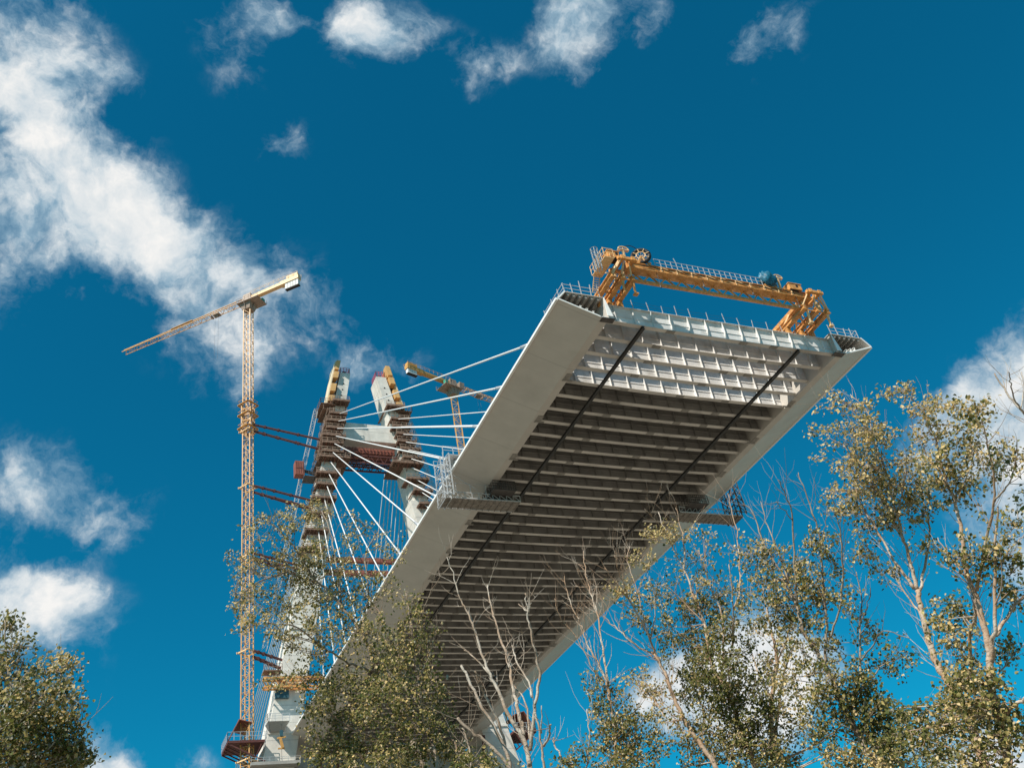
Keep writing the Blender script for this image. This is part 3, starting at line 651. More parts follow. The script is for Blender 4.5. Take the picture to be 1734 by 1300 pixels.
for s, xs_ in ((-1,(-13.1,-12.0,-10.9)),(1,(8.5,10.2,11.5))):
    b = MB()
    for i, x in enumerate(xs_):
        b.bar((x,Y0-2.3,57.75),(x,Y0+6,57.75), .22,.40); b.bar((x,Y0-2.3,57.98),(x,Y0+6,57.98), .46,.06); b.bar((x,Y0-2.3,57.53),(x,Y0+6,57.53), .46,.06)
        b.bar((x,Y0+.8,56.62),(x,Y0+.8,57.5), .4); b.bar((x,Y0+4,56.62),(x,Y0+4,57.5), .4)
    for xa, xb in zip(xs_, xs_[1:]):
        for j in range(5):
            y = Y0-2+j*1.0; b.bar((xa,y,57.7),(xb,y+(.9 if j % 2 else -.0),57.7), .11)
    fr = part('side_frame', b, ORG_P, t)
    b = MB(); xc = (-11.5 if s < 0 else 10.0)
    for x in (xc-.55, xc+.55): b.bar((x,Y0-3.1,59.45),(x,Y0+3.4,59.45), .34,.42)
    b.bar((xc-1.0,Y0-2.9,59.4),(xc+1.0,Y0-2.9,59.4), .3,.3); b.bar((xc-1.0,Y0-1.2,59.4),(xc+1.0,Y0-1.2,59.4), .3,.3)
    part('upper_beam', b, ORG_P, t)
    st = []
    for x in xs_:
        st += [((x,Y0-2.0,58.0),((x+xc)/2,Y0-2.6,59.3),.13), ((x,Y0-2.1,58.0),(x+(xc-x)*.2,Y0-.8,59.4),.11), ((x,Y0+1.2,58.0),((x+xc)/2,Y0+.6,59.3),.16)]
    xe = xs_[0 if s < 0 else 2]
    st += [((xe,Y0-2.3,57.8),(xc+s*.5,Y0-3.0,59.6),.12), ((xe,Y0-2.3,57.8),(xc+s*.5,Y0-2.2,59.9),.12)]
    for q in range(9):
        x = random.uniform(min(xs_),max(xs_)); y = Y0-random.uniform(.2,2.2); st.append(((x,y,58.0),(x+random.uniform(-.2,.2),y+random.uniform(-.2,.2),58.3+random.uniform(.2,.8)),random.uniform(.07,.16)))
    for p, q, a in st:
        b = MB(); b.bar(p, q, a); part('strut', b, CREAM, t)
    for x in ((xs_[2], xs_[1]) if s < 0 else (xs_[0]+.5, xs_[2])):
        b = MB(); b.tube([(x,Y0-2.0,57.5),(x,Y0-1.9,56.9)], .13, 8); b.tube([(x,Y0-1.9,56.9),(x+.1,Y0-1.75,56.3)], .10, 8); b.box(x-.12,x+.3,Y0-1.95,Y0-1.55,56.15,56.3)
        part('lifting_jack', b, ORG_P if x < 0 else CREAM, t)
    b = MB()                                                               # service platform with stairs and caged ladder
    xl = xc+s*1.6; b.box(*sorted((xl,xl+s*1.0)), Y0-3.2, Y0-.6, 58.9, 58.96)
    for j in range(6):
        y = Y0-3.2+j*.52; b.bar((xl+s*1.0,y,58.96),(xl+s*1.0,y,60.05), .045); b.bar((xl,y,58.96),(xl,y,60.05), .04)
    for z in (59.5,60.0): b.bar((xl+s*1.0,Y0-3.2,z),(xl+s*1.0,Y0-.6,z), .04); b.bar((xl,Y0-3.2,z),(xl+s*1.0,Y0-3.2,z), .04)
    for j in range(8): b.bar((xl+s*.3,Y0-.8+.12*j,58.9-.17*j),(xl+s*.9,Y0-.8+.12*j,58.9-.17*j), .05)
    b.bar((xl+s*.3,Y0-.8,58.9),(xl+s*.3,Y0+.2,57.6), .06); b.bar((xl+s*.9,Y0-.8,58.9),(xl+s*.9,Y0+.2,57.6), .06)
    if s < 0: part('service_platform', b, CREAM, t)
    if s < 0:
        b = MB(); lx, lyy = xl-1.3, Y0-2.3
        for a in range(6):
            an = a*math.pi/3; b.bar((lx+.32*math.cos(an),lyy+.32*math.sin(an),58.0),(lx+.32*math.cos(an),lyy+.32*math.sin(an),60.6), .05)
        for z in (58.2,58.7,59.2,59.7,60.2,60.6): b.tube([(lx+.34*math.cos(a*math.pi/6),lyy+.34*math.sin(a*math.pi/6),z) for a in range(13)], .03, 4)
        part('caged_ladder', b, GALV, t)
    cx0 = -13.2 if s < 0 else 7.4
    b = MB(); b.box(cx0,cx0+(1.2 if s < 0 else 1.5),Y0-2.6,Y0-1.7,59.75,60.45); b.box(cx0-.06,cx0+(1.26 if s < 0 else 1.56),Y0-2.66,Y0-1.64,60.452,60.52); ca = part('machine_cabinet', b, ORG_P, t)
    b = MB(); b.box(cx0+.8,cx0+1.05,Y0-2.63,Y0-2.602,60.05,60.35); b.box(cx0+.05,cx0+1.1,Y0-2.5,Y0-1.8,59.62,59.745); part('louvre', b, BLACK, ca)
    ux = -11.35 if s < 0 else 6.3
    b = MB(); n = 12                                                        # half-round rope guide on a mast
    b.bar((ux+.1,gy-.3,59.6),(ux,gy-.5,61.0), .16)
    arc = [(ux-.5+1.1*(.5-.5*math.cos(math.pi*i/n)),gy-.55,61.0+.38*math.sin(math.pi*i/n)) for i in range(n+1)]
    b.tube(arc, .06, 6); b.bar(arc[0], arc[-1], .1,.08); b.bar((ux,gy-.55,61.0),(ux,gy-.55,61.37), .05)
    b.bar((ux-.5,gy-.35,61.0),(ux+.6,gy-.35,61.0), .08); b.bar(arc[0],(ux-.5,gy-.35,61.0), .06); b.bar(arc[-1],(ux+.6,gy-.35,61.0), .06)
    part('rope_guide', b, CREAM, t)
    rx = -9.4 if s < 0 else 5.1; rc = Vector((rx,gy-.35,60.72)); RA = Vector((.87,-.49,0))
    b = MB(); b.bar((rx-.55,gy-.35,59.68),rc, .12); b.bar((rx+.75,gy-.35,59.68),rc, .12); b.bar((rx-.5,gy-.1,59.68),rc+Vector((0,.25,0)), .1); b.bar((rx+.8,gy-.1,59.68),(rx+.9,gy-.2,60.2), .2)
    b.bar((rx-.7,gy-.3,59.8),(rx+.6,gy-.3,60.5), .2)
    rs = part('reel_stand', b, ORG_P, t)
    if s < 0:
        ringp = [rc+RA*.78*math.cos(a*math.pi/12)+Vector((0,0,.78*math.sin(a*math.pi/12))) for a in range(25)]
        b = MB(); b.sm = True; b.tube(ringp, .20, 8); rl = part('cable_reel', b, BLACK, t)
        b = MB()
        for a in range(8):
            d = RA*math.cos(a*math.pi/4+.2)+Vector((0,0,math.sin(a*math.pi/4+.2))); b.bar(rc+d*.42+Vector((-.10,-.18,0)), rc+d*.80+Vector((-.10,-.18,0)), .05)
        b.tube([rc+Vector((-.08,-.14,0))+RA*.42*math.cos(a*math.pi/8)+Vector((0,0,.42*math.sin(a*math.pi/8))) for a in range(17)], .05, 5)
        for a in range(4):
            d = RA*math.cos(a*math.pi/4+.6)+Vector((0,0,math.sin(a*math.pi/4+.6))); b.bar(rc-d*.42, rc+d*.42, .04)
        part('spoke', b, CREAM, rl)
        b = MB(); p0 = Vector((ux+.1,gy-.5,61.35)); p1 = rc+Vector((-.1,0,.86))
        b.tube([p0.lerp(p1, i/10)+Vector((0,0,.36*math.sin(math.pi*i/10))) for i in range(11)], .035, 6); part('supply_cable', b, BLACK, rl)
    else:
        b = MB(); b.sm = True; st = 30; rg = 16; base = len(b.v)
        for i in range(rg+1):
            th = math.pi*i/rg
            for j in range(st):
                ph = 2*math.pi*j/st; q = .98*(1+.09*math.sin(5*ph+3*th)+.07*math.sin(11*ph-5*th)+.05*math.sin(17*ph+9*th)); b.v.append((rc.x+q*1.0*math.sin(th)*math.cos(ph), rc.y+q*.62*math.sin(th)*math.sin(ph), rc.z+q*.95*math.cos(th)-.04))
        for i in range(rg):
            for j in range(st): b.f.append((base+i*st+j, base+(i+1)*st+j, base+(i+1)*st+(j+1)%st, base+i*st+(j+1)%st))
        part('tarpaulin_reel', b, TEAL, t, 'cable reel wrapped in blue green tarpaulin')

# ------------------------------------------------------------------ inspection gantries hung under the deck edges
for s, side in ((-1,'left'),(1,'right')):
    ya, yb_ = Y0+28.6, Y0+30.8; xo, xi_ = 19.4, 10.4; z = 52.5
    lab = 'white and grey trussed inspection gantry wrapped round the left deck edge, its tower sunlit' if s < 0 else 'dark trussed inspection gantry hanging round the right deck edge against blue sky'
    t = thing('inspection_gantry', (s*15,(ya+yb_)/2,z), lab, 'inspection gantry', 'inspection gantries under the deck')
    b = MB(); b.box(*sorted((s*xo,s*xi_)),ya+.15,yb_-.15,z,z+.06)
    for j in range(13): x = xi_+.1+j*(xo-xi_-.2)/12; b.box(*sorted((s*x,s*(x+.06))),ya,yb_,z-.1,z-.002)
    part('platform', b, MESHD, t)
    b = MB()
    for y in (ya, yb_):
        b.bar((s*xi_,y,z+.05),(s*xo,y,z+.05), .12); b.bar((s*xi_,y,z+.75),(s*xo,y,z+.75), .09); n = 11
        for j in range(n):
            x = xi_+j*(xo-xi_)/n; dx = (xo-xi_)/n; b.bar((s*x,y,z+.05),(s*x,y,z+.75), .05); b.bar((s*x,y,z+.05),(s*(x+dx),y,z+.75), .05)
    for x in (xo-1.5,xo-3.2,xo-5): b.bar((s*x,ya,z+.7),(s*x,ya,z+1.9), .05)
    b.bar((s*xo,ya,z+1.9),(s*(xi_+3),ya,z+1.9), .04); b.bar((s*(xo-.6),ya,z+3.4),(s*(xo-4),ya,z+1.2), .07)
    part('side_truss', b, GALV, t)
    b = MB(); xt = xo-.1
    for x, y in ((xt,Y0+27.6),(xt,Y0+28.5),(xt-.7,Y0+27.6),(xt-.7,Y0+28.5),(xt,yb_),(xt-.7,yb_)): b.bar((s*x,y,z-.2),(s*x,y+(-.4 if y > Y0+30 else 0),57.6), .10)
    n = 6
    for j in range(n):
        za = z-.2+j*(57.8-z)/n; zb = z-.2+(j+1)*(57.8-z)/n
        for x in (xt, xt-.7):
            b.bar((s*x,Y0+27.6,za),(s*x,Y0+28.5,zb), .07); b.bar((s*x,Y0+28.5,za),(s*x,yb_-.1,zb if j % 2 else za), .06); b.bar((s*x,yb_-.1,za),(s*x,Y0+28.5,zb), .06)
        b.bar((s*xt,Y0+27.6,za),(s*(xt-.7),Y0+27.6,zb), .07); b.bar((s*xt,yb_-.1,za),(s*(xt-.7),yb_-.1,zb), .07)
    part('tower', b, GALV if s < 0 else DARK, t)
    b = MB(); b.box(*sorted((s*(xo-.8),s*16.3)),Y0+27.7,yb_,57.45,57.52)
    for x in (xo-.2, xo-1.4, xo-2.6): b.bar((s*x,Y0+27.7,57.5),(s*x,Y0+27.7,58.5), .07); b.bar((s*x,yb_,57.5),(s*x,yb_,58.5), .06)
    for zz in (58.0,58.5): b.bar((s*(xo-.2),Y0+27.7,zz),(s*16.3,Y0+27.7,zz), .05); b.bar((s*(xo-.2),yb_,zz),(s*16.3,yb_,zz), .05)
    b.bar((s*(xo-.4),Y0+29,56.4),(s*(xo-2.2),Y0+29,57.4), .08); b.bar((s*16.6,Y0+29,57.05),(s*16.6,Y0+29,57.44), .3)
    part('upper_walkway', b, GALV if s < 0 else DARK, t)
    b = MB(); x0, x1 = 11.3, 14.0; y0c, y1c = Y0+27.4, Y0+30.6; z0c, z1c = z+.7, 54.3
    for y in (y0c, y1c):
        for j in range(10): x = x0+j*(x1-x0)/9; b.bar((s*x,y,z0c),(s*x,y,z1c), .045)
        for j in range(5): zz = z0c+j*(z1c-z0c)/4; b.bar((s*x0,y,zz),(s*x1,y,zz), .05)
    for j in range(7):
        y = y0c+j*(y1c-y0c)/6; b.bar((s*x0,y,z0c),(s*x0,y,z1c), .05); b.bar((s*x1,y,z0c),(s*x1,y,z1c), .05); b.bar((s*x0,y,z1c),(s*x1,y,z1c), .05)
    b.box(*sorted((s*x0,s*x1)),y0c,y1c,z0c-.04,z0c+.02)
    part('work_cage', b, DARK, t)

# ------------------------------------------------------------------ trees
def catmull(P, k=4):
    if len(P) < 3: return [P[0].lerp(P[-1], i/k) for i in range(k+1)]
    o = []
    for i in range(len(P)-1):
        a, b, c, d = P[max(i-1,0)], P[i], P[i+1], P[min(i+2,len(P)-1)]
        for j in range(k):
            t = j/k; o.append(.5*((2*b)+(c-a)*t+(2*a-5*b+4*c-d)*t*t+(3*b-a-3*c+d)*t**3))
    return o+[P[-1]]
GREEN_L = [(.135,.142,.036),(.19,.18,.05),(.085,.10,.028),(.25,.215,.07),(.15,.145,.045)]
GOLD_L = [(.62,.45,.20),(.52,.38,.16),(.72,.56,.31),(.42,.33,.12),(.52,.42,.19)]
PALE_L = [(.45,.44,.36),(.36,.36,.28)]
def leaves(name, L, parent):
    v = []; f = []; col = []
    o = ORG[parent.name]
    for (p, c, sz) in L:
        n = (Vector((random.gauss(0,1),random.gauss(0,1),random.gauss(0,.8)))+SUN*1.15).normalized()
        a = Vector((random.gauss(0,1),random.gauss(0,1),random.gauss(0,1)-.7)); a = (a-n*a.dot(n)).normalized(); s = n.cross(a)
        b = len(v); w = sz*random.uniform(.40,.52); q = p-o; cu = n*(sz*random.uniform(.08,.25))
        for x in (q, q+a*sz*.28+s*w+cu, q+a*sz*.72+s*w*.72+cu*.8, q+a*sz*1.05-cu*.3, q+a*sz*.72-s*w*.72+cu*.8, q+a*sz*.28-s*w+cu, q+a*sz*.5-cu*.2):
            v.append(tuple(x))
        f += [(b,b+1,b+6),(b+1,b+2,b+6),(b+2,b+3,b+6),(b+3,b+4,b+6),(b+4,b+5,b+6),(b+5,b,b+6)]
        k = random.uniform(.75,1.25); col += [c[0]*k,c[1]*k,c[2]*k,1]*7
    me = bpy.data.meshes.new(name); me.from_pydata(v, [], f); me.materials.append(LEAF)
    at_ = me.attributes.new('leaf_colour','FLOAT_COLOR','POINT'); at_.data.foreach_set('color', col); me.update()
    ob = bpy.data.objects.new(name, me); C.objects.link(ob); ob.parent = parent; ORG[ob.name] = o
    return ob
def tree(name, label, hd, limbs, blobs, bark, cat='tree', lsz=.076, pale=.03, seed=1, twiggy=1.0, dm=1.6, group='poplars below the bridge'):
    random.seed(seed)
    base = at(*limbs[0][0][0], hd); foot = Vector((base.x, base.y, GROUND))
    foot += Vector((random.uniform(-.4,.6), random.uniform(-.5,.5), 0))
    t = thing(name, foot, label, cat, group)
    placed = []                                        # (pixel, distance, point, radius)
    tb = MB(); tb.sm = True; bb = MB(); bb.sm = True; samples = []
    for li, (pts, r0, r1) in enumerate(limbs):
        if li == 0: h0 = hd; drift = random.uniform(-.6,.6)
        else:
            q = min(placed, key=lambda e: (e[0][0]-pts[0][0])**2+(e[0][1]-pts[0][1])**2); h0 = q[1]; drift = random.uniform(-2.6,2.6)
        W = []; k = len(pts); 
        for i, (x, y) in enumerate(pts):
            h = h0+drift*(i/max(1,k-1))*min(1, k/5); W.append(at(x, y, h)); placed.append(((x,y), h))
        mpp = (W[0]-CAM).length/FPX
        if li == 0:
            W = [foot, foot.lerp(W[0], .5)+Vector((.1,0,0))]+W
        P = catmull(W, 5); n = len(P)
        for i in range(1, n-1): P[i] = P[i]+Vector((random.gauss(0,1),random.gauss(0,1),random.gauss(0,1)))*mpp*.9
        tk = .72 if blobs else .80
        rad = [max(.010,(r0+(r1-r0)*(i/(n-1))**.7)*mpp*tk) for i in range(n)]
        tb.tube(P, rad, 10 if r0 > 4 else 7)
        s0 = 6 if li == 0 else 0
        samples += [(P[i], rad[i], (P[min(i+1,n-1)]-P[i-1 if i else 0]).normalized(), i/(n-1)) for i in range(s0, n)]
        # side twigs on the outer half
        for i in range(s0, n-1):
            for q in range(3 if i/(n-1) > .35 else 1):
                if random.random() < (.30 if blobs else .17)*twiggy:
                    d = (P[i+1]-P[i]).normalized(); sd = Vector((random.gauss(0,1),random.gauss(0,1),random.gauss(0,1))); sd = (sd-d*sd.dot(d)).normalized()
                    ln = random.uniform(14,85)*mpp; tw = [P[i]]; dd = (d*random.uniform(.8,1.6)+sd).normalized()
                    for j in range(4): dd = (dd+Vector((random.gauss(0,.16),random.gauss(0,.16),.16+random.gauss(0,.1)))).normalized(); tw.append(tw[-1]+dd*ln/4)
                    r = min(rad[i]*.5, random.uniform(.45,.8)*mpp); bb.tube(tw, [r, r*.85, r*.7, r*.5, r*.3], 4, False)
                    if random.random() < .6:
                        dd2 = (dd+Vector((random.gauss(0,.5),random.gauss(0,.5),random.gauss(0,.3)))).normalized(); bb.tube([tw[2], tw[2]+dd2*ln*.25, tw[2]+(dd2+Vector((0,0,.3))).normalized()*ln*.5], [r*.6,r*.45,r*.25], 4, False)
    L = []
    for (x, y, rx, ry, dens, gold) in blobs:
        q = min(placed, key=lambda e: (e[0][0]-x)**2+(e[0][1]-y)**2); h = q[1]+random.uniform(-.8,.8)
        c = at(x, y, h); mpp = (c-CAM).length/FPX; d = (c-CAM).normalized()
        rz = .8*(rx+ry)/2
        nc = max(3, int(dm*dens*math.pi*rx*ry/(175 if gold > .3 else 150))); tips = []
        while len(tips) < nc:
            u = Vector((random.uniform(-1,1),random.uniform(-1,1),random.uniform(-1,1)))
            if u.length > 1 or random.random() > 1.15-.35*u.length: continue
            tips.append(c+(rt*(u.x*rx)-up*(u.y*ry)+fw*(u.z*rz))*mpp*1.06)
        ns = max(1, nc//8); subs = []
        for k in range(ns):
            e = random.choice(tips)
            a = min(samples, key=lambda s: (s[0]-e).length*(random.uniform(.8,1.25))+(2.0 if s[0].z > e.z-.1 else 0))
            mid = a[0].lerp(e, .5)+Vector((random.gauss(0,.12),random.gauss(0,.12),-.10*(e-a[0]).length*random.uniform(-.3,1)))
            sp = catmull([a[0], mid, e], 4); r = min(a[1]*.6, .006+.010*(e-a[0]).length)
            bb.tube(sp, [max(.004, r*(1-.75*i/(len(sp)-1))) for i in range(len(sp))], 5, False); subs += sp[3:]
        for e in tips:
            s = min(subs, key=lambda q_: (q_-e).length)
            if (s-e).length > .05:
                m_ = s.lerp(e, .55)+Vector((random.gauss(0,.03),random.gauss(0,.03),random.gauss(0,.03))); bb.tube([s, m_, e], [.007,.005,.003], 4, False)
            for k in range(random.randint(10,17)):
                g_ = random.random() < gold; pal = random.choice(PALE_L if random.random() < pale else (GOLD_L if g_ else GREEN_L))
                L.append((e.lerp(s, random.random()*.5 if k % 3 == 0 else 0)+Vector((random.gauss(0,.088),random.gauss(0,.088),random.gauss(0,.078))), pal, lsz*random.uniform(.55,1.3)))
    k = len(tb.v); tb.v += bb.v; tb.f += [tuple(i+k for i in f) for f in bb.f]
    part('trunk', tb, bark, t)
    if L: leaves('foliage', L, t)
    return len(L)
TOT = 0
TOT += tree('poplar_tree','leaning poplar with sparse olive leaves spread across the left pylon leg and crane mast',30,[
 ([(722,1330),(702,1264),(694,1238),(680,1199),(658,1162),(644,1141),(629,1108),(611,1068),(582,1032),(560,1000),(535,985),(488,967),(441,942)],9,1.6),
 ([(694,1210),(693,1173),(684,1137),(669,1090),(658,1065),(640,1032),(615,1003)],5,1.5),
 ([(640,1136),(597,1126),(568,1108),(539,1090),(499,1061),(452,1054)],3.5,1.3),
 ([(582,1032),(570,960),(560,900),(545,865)],2.6,1.0),([(535,985),(500,930),(470,895),(455,885)],2.4,1.0),
 ([(488,967),(440,985),(405,1005)],2,.9),([(611,1068),(625,1000),(618,940),(640,900)],2.4,.9),
 ([(658,1162),(610,1175),(560,1165),(510,1150)],3,1.2),([(702,1264),(640,1250),(590,1230),(545,1195)],3.5,1.2),
 ],[
 (465,890,52,24,.8,.6),(525,872,45,26,1.0,.7),(560,945,62,40,.8,.5),(452,948,60,34,.7,.6),(408,1000,24,48,.55,.7),(495,1005,85,38,1.0,.5),(440,1056,52,24,.7,.6),(555,1042,62,38,.9,.4),
 (603,895,34,30,.6,.6),(655,925,42,28,.4,.6),(622,1000,58,38,.7,.4),(535,1090,58,32,.8,.4),(500,1148,66,18,.55,.4),(560,1150,50,28,.8,.3),(640,1085,50,45,.9,.35),(600,1180,70,38,1.0,.3),(540,1190,42,26,.8,.35),
 (585,1240,70,34,1.0,.3),(560,1280,52,22,1.1,.3),(640,1288,76,20,1.0,.25),(660,1140,45,40,.9,.3),(505,960,45,40,.8,.5),(478,1085,30,25,.5,.5)],BARKD,seed=11,lsz=.08,dm=2.1)
TOT += tree('poplar_tree','upright poplar with dense green leaves in front of the lower deck soffit',27,[
 ([(748,1330),(727,1246),(716,1206),(709,1148),(705,1105),(694,1047),(687,1003)],7,1.5),
 ([(790,1300),(778,1275),(756,1224),(742,1177),(738,1140)],4,1.2),([(716,1206),(680,1150),(672,1090)],3,1.0),
 ([(709,1148),(728,1110),(735,1080)],2.2,.8),([(705,1105),(725,1010),(760,960)],1.6,.7),
 ],[(700,1060,40,50,1.0,.35),(722,1100,26,42,1.0,.4),(672,1110,36,40,.9,.3),(700,1160,50,50,1.1,.3),(650,1200,46,40,1.0,.25),(690,1238,54,44,1.2,.3),(742,1205,34,60,1.2,.35),(765,1262,40,34,1.2,.35),(720,1285,60,28,1.6,.3),(800,1285,40,20,1.0,.3),(695,1010,18,22,.35,.6)],BARKD,seed=12,lsz=.078,dm=1.2)
TOT += tree('dead_tree','pale leafless dead tree with several bare broken stems before the deck soffit',26,[
 ([(900,1330),(897,1297),(892,1267),(880,1238),(862,1212),(848,1177),(830,1142),(819,1113),(804,1069),(794,1042),(784,1022),(772,990),(757,943)],7.5,1.0),
 ([(886,1244),(879,1209),(869,1168),(860,1110),(848,1083),(839,1051),(832,1028),(825,990)],4.8,1.4),
 ([(898,1270),(901,1235),(907,1192),(914,1142),(907,1107),(899,1066),(893,1034),(889,1004)],4.6,1.4),
 ([(860,1282),(848,1235),(828,1189),(813,1162),(804,1136)],3.5,1.4),
 ([(901,1180),(895,1154),(874,1116),(867,1092)],2.6,1.2),([(897,1250),(890,1190),(870,1160)],2.6,1.0),
 ([(830,1142),(800,1110),(786,1100)],2,.8),([(893,1034),(878,1022)],1.8,.9),([(895,1036),(900,1020)],1.8,.9),
 ([(862,1130),(855,1100),(868,1080)],1.6,.7),([(819,1113),(828,1103)],1.5,.7)],[],BARKW,'dead tree',seed=13,twiggy=.8,group='bare trees below the bridge')
TOT += tree('dead_tree','short thick bare trunk leaning left beside the many-stemmed dead tree',25,[
 ([(866,1330),(860,1282),(836,1230),(816,1195),(795,1151),(781,1126)],5,2.6),([(836,1230),(806,1190),(800,1170)],2,.8)],[],BARKW,'dead tree',seed=14,twiggy=.6,group='bare trees below the bridge')
TOT += tree('dead_tree','brown broken bough slanting low across the dark gap under the deck',24,[
 ([(880,1340),(833,1265),(798,1238),(775,1215)],4.5,3.4),([(798,1300),(796,1270),(788,1245),(784,1232)],2.2,1.2)],[(830,1292,60,14,1.0,.2)],BARKD,'dead tree',seed=15,twiggy=.5,group='bare trees below the bridge')
TOT += tree('dead_tree','slim forked bare white stem right of the many-stemmed dead tree',25,[
 ([(921,1335),(920,1297),(918,1262),(911,1225),(906,1205)],4.2,1.6),([(921,1262),(930,1245),(933,1226)],2.8,1.6),([(917,1241),(917,1194)],1.8,.9)],[],BARKW,'dead tree',seed=16,twiggy=.4,group='bare trees below the bridge')
TOT += tree('poplar_tree','bushy green poplar with bare twigs shooting up before the right deck edge',30,[
 ([(1050,1340),(1042,1250),(1032,1180),(1026,1153),(1012,1124),(994,1089),(982,1054),(962,1010),(956,975)],4.5,1.0),
 ([(1032,1180),(1029,1153),(1020,1095),(1013,1045),(1000,1002),(991,967),(988,932)],3.4,.9),
 ([(1020,1150),(1006,1136),(977,1080),(950,1048),(939,1013)],2.0,.8),
 ([(1042,1250),(1060,1220),(1080,1200)],2.5,1),([(1013,1045),(1003,1020),(1010,990)],1.2,.6),([(982,1054),(975,1040),(980,1020)],1.2,.6)],
 [(1008,1160,22,26,.9,.4),(1030,1190,36,36,1.3,.35),(1060,1222,42,40,1.4,.3),(1035,1245,45,34,1.3,.3),(1075,1270,48,34,1.3,.3),(1040,1290,50,20,1.3,.3),(1100,1240,24,24,.8,.35)],BARK,seed=17,twiggy=1.3)
TOT += tree('dead_tree','thin crooked bare white stem left of the bushy green poplar',24,[
 ([(986,1340),(994,1297),(998,1250),(994,1200)],2.8,1.2),([(950,1280),(940,1262),(937,1248)],2.2,1.4)],[(955,1290,26,14,1.2,.3),(985,1268,16,20,.6,.2)],BARKW,'dead tree',seed=18,twiggy=.5,group='bare trees below the bridge')
TOT += tree('poplar_tree','thin white-stemmed poplar fanning left with golden leaf tips beneath the deck edge',28,[
 ([(1232,1345),(1213,1300),(1183,1256),(1159,1218),(1139,1174),(1122,1131),(1108,1107)],8,3.2),
 ([(1108,1107),(1075,1090),(1041,1060),(1017,1036)],2.6,.8),([(1108,1107),(1092,1063),(1068,1019),(1048,995),(1024,961)],2.8,.7),
 ([(1092,1063),(1080,1000),(1062,950),(1066,925)],1.8,.7),([(1100,1085),(1110,1030),(1100,975)],1.6,.7),([(1068,1019),(1050,975),(1040,940)],1.4,.6),
 ([(1159,1218),(1130,1215),(1105,1180),(1080,1160)],2.2,.9)],
 [(1052,998,34,22,.7,.7),(1085,1010,36,30,.5,.6),(1105,1050,36,40,.7,.5),(1078,1050,28,22,.5,.5),(1092,1150,40,22,.8,.85),(1112,1182,34,28,.9,.8),(1135,1235,40,34,.6,.4),(1172,1270,48,28,.9,.4),(1085,1142,16,18,.7,.8)],BARK,seed=19,twiggy=1.4)
TOT += tree('poplar_tree','large dark green poplar with bare leader tips reaching the right inspection gantry',29,[
 ([(1300,1345),(1278,1296),(1251,1219),(1227,1165),(1203,1117),(1193,1056),(1173,1005),(1156,958),(1136,921),(1115,867)],9,1.0),
 ([(1159,961),(1156,904),(1144,860)],2.2,.7),([(1224,1150),(1224,1050),(1203,995),(1183,931)],3,.8),
 ([(1240,1100),(1241,1063),(1242,1029),(1234,955)],3.0,.9),([(1242,1029),(1252,1002),(1251,928),(1239,860),(1232,835)],2.4,.8),
 ([(1136,921),(1110,880),(1092,862)],1.3,.6),([(1251,1219),(1200,1200),(1170,1180)],3,1),([(1193,1056),(1150,1010),(1120,990)],2,.7)],
 [(1128,902,42,20,1.3,.85),(1086,945,24,18,1.1,.85),(1165,905,26,16,.5,.8),(1202,925,26,30,.6,.75),(1150,1000,58,38,.7,.45),(1182,1050,58,45,1.5,.2),(1228,1085,40,45,1.5,.15),(1162,1108,42,40,1.2,.2),(1222,1150,58,55,1.7,.1),(1180,1165,40,35,1.3,.15),(1262,1200,48,55,1.6,.1),(1212,1240,58,46,1.4,.2),(1268,1275,60,36,1.3,.25),(1160,955,40,25,.5,.5),(1215,1000,40,35,.7,.4)],BARK,seed=20,twiggy=1.2)
TOT += tree('poplar_tree','broad poplar with dark leaning trunk and several white bare tips above its crown',26,[
 ([(1512,1350),(1490,1300),(1464,1260),(1424,1188),(1396,1124),(1360,1068),(1348,1024),(1324,980)],12,2.4),
 ([(1396,1124),(1400,1060),(1394,985),(1388,912),(1368,844),(1352,800)],3.6,1.0),([(1348,1024),(1346,972),(1342,880),(1332,840),(1318,812)],2.8,.9),
 ([(1352,1028),(1320,940),(1300,890),(1288,848)],2.6,.9),([(1336,988),(1296,924),(1276,868),(1258,852)],2.4,.9),
 ([(1404,1080),(1424,1020),(1426,932),(1418,880),(1408,842)],2.6,.8),([(1440,1200),(1456,1140),(1456,1060),(1460,1020),(1450,968)],3.4,1.0),
 ([(1456,1060),(1470,1020),(1474,995)],1.5,.7),([(1456,1120),(1480,1090),(1496,1068),(1540,1080)],2.0,.7),([(1440,1190),(1490,1130),(1520,1115)],2.2,.7),([(1388,912),(1398,890),(1400,850)],1.3,.6),([(1342,880),(1320,855),(1314,850)],1.2,.6)],
 [(1262,930,46,26,.7,.6),(1312,955,55,38,1.0,.55),(1390,925,34,32,1.1,.5),(1352,1000,58,45,1.2,.45),(1395,985,36,40,1.0,.45),(1292,1020,48,46,.8,.45),(1372,1085,48,46,1.0,.35),(1342,1140,50,44,.7,.4),(1422,1150,46,38,.9,.3),(1432,1015,26,36,.5,.6),(1468,1060,30,38,.6,.6),(1465,1200,46,55,1.7,.08),(1400,1200,40,40,1.0,.3),(1445,1290,56,26,1.8,.55),(1530,1115,34,36,.35,.3),(1490,1125,36,26,.45,.3),(1500,1240,36,50,1.6,.08),(1340,1050,40,35,.8,.4)],BARKD,seed=21,twiggy=.9)
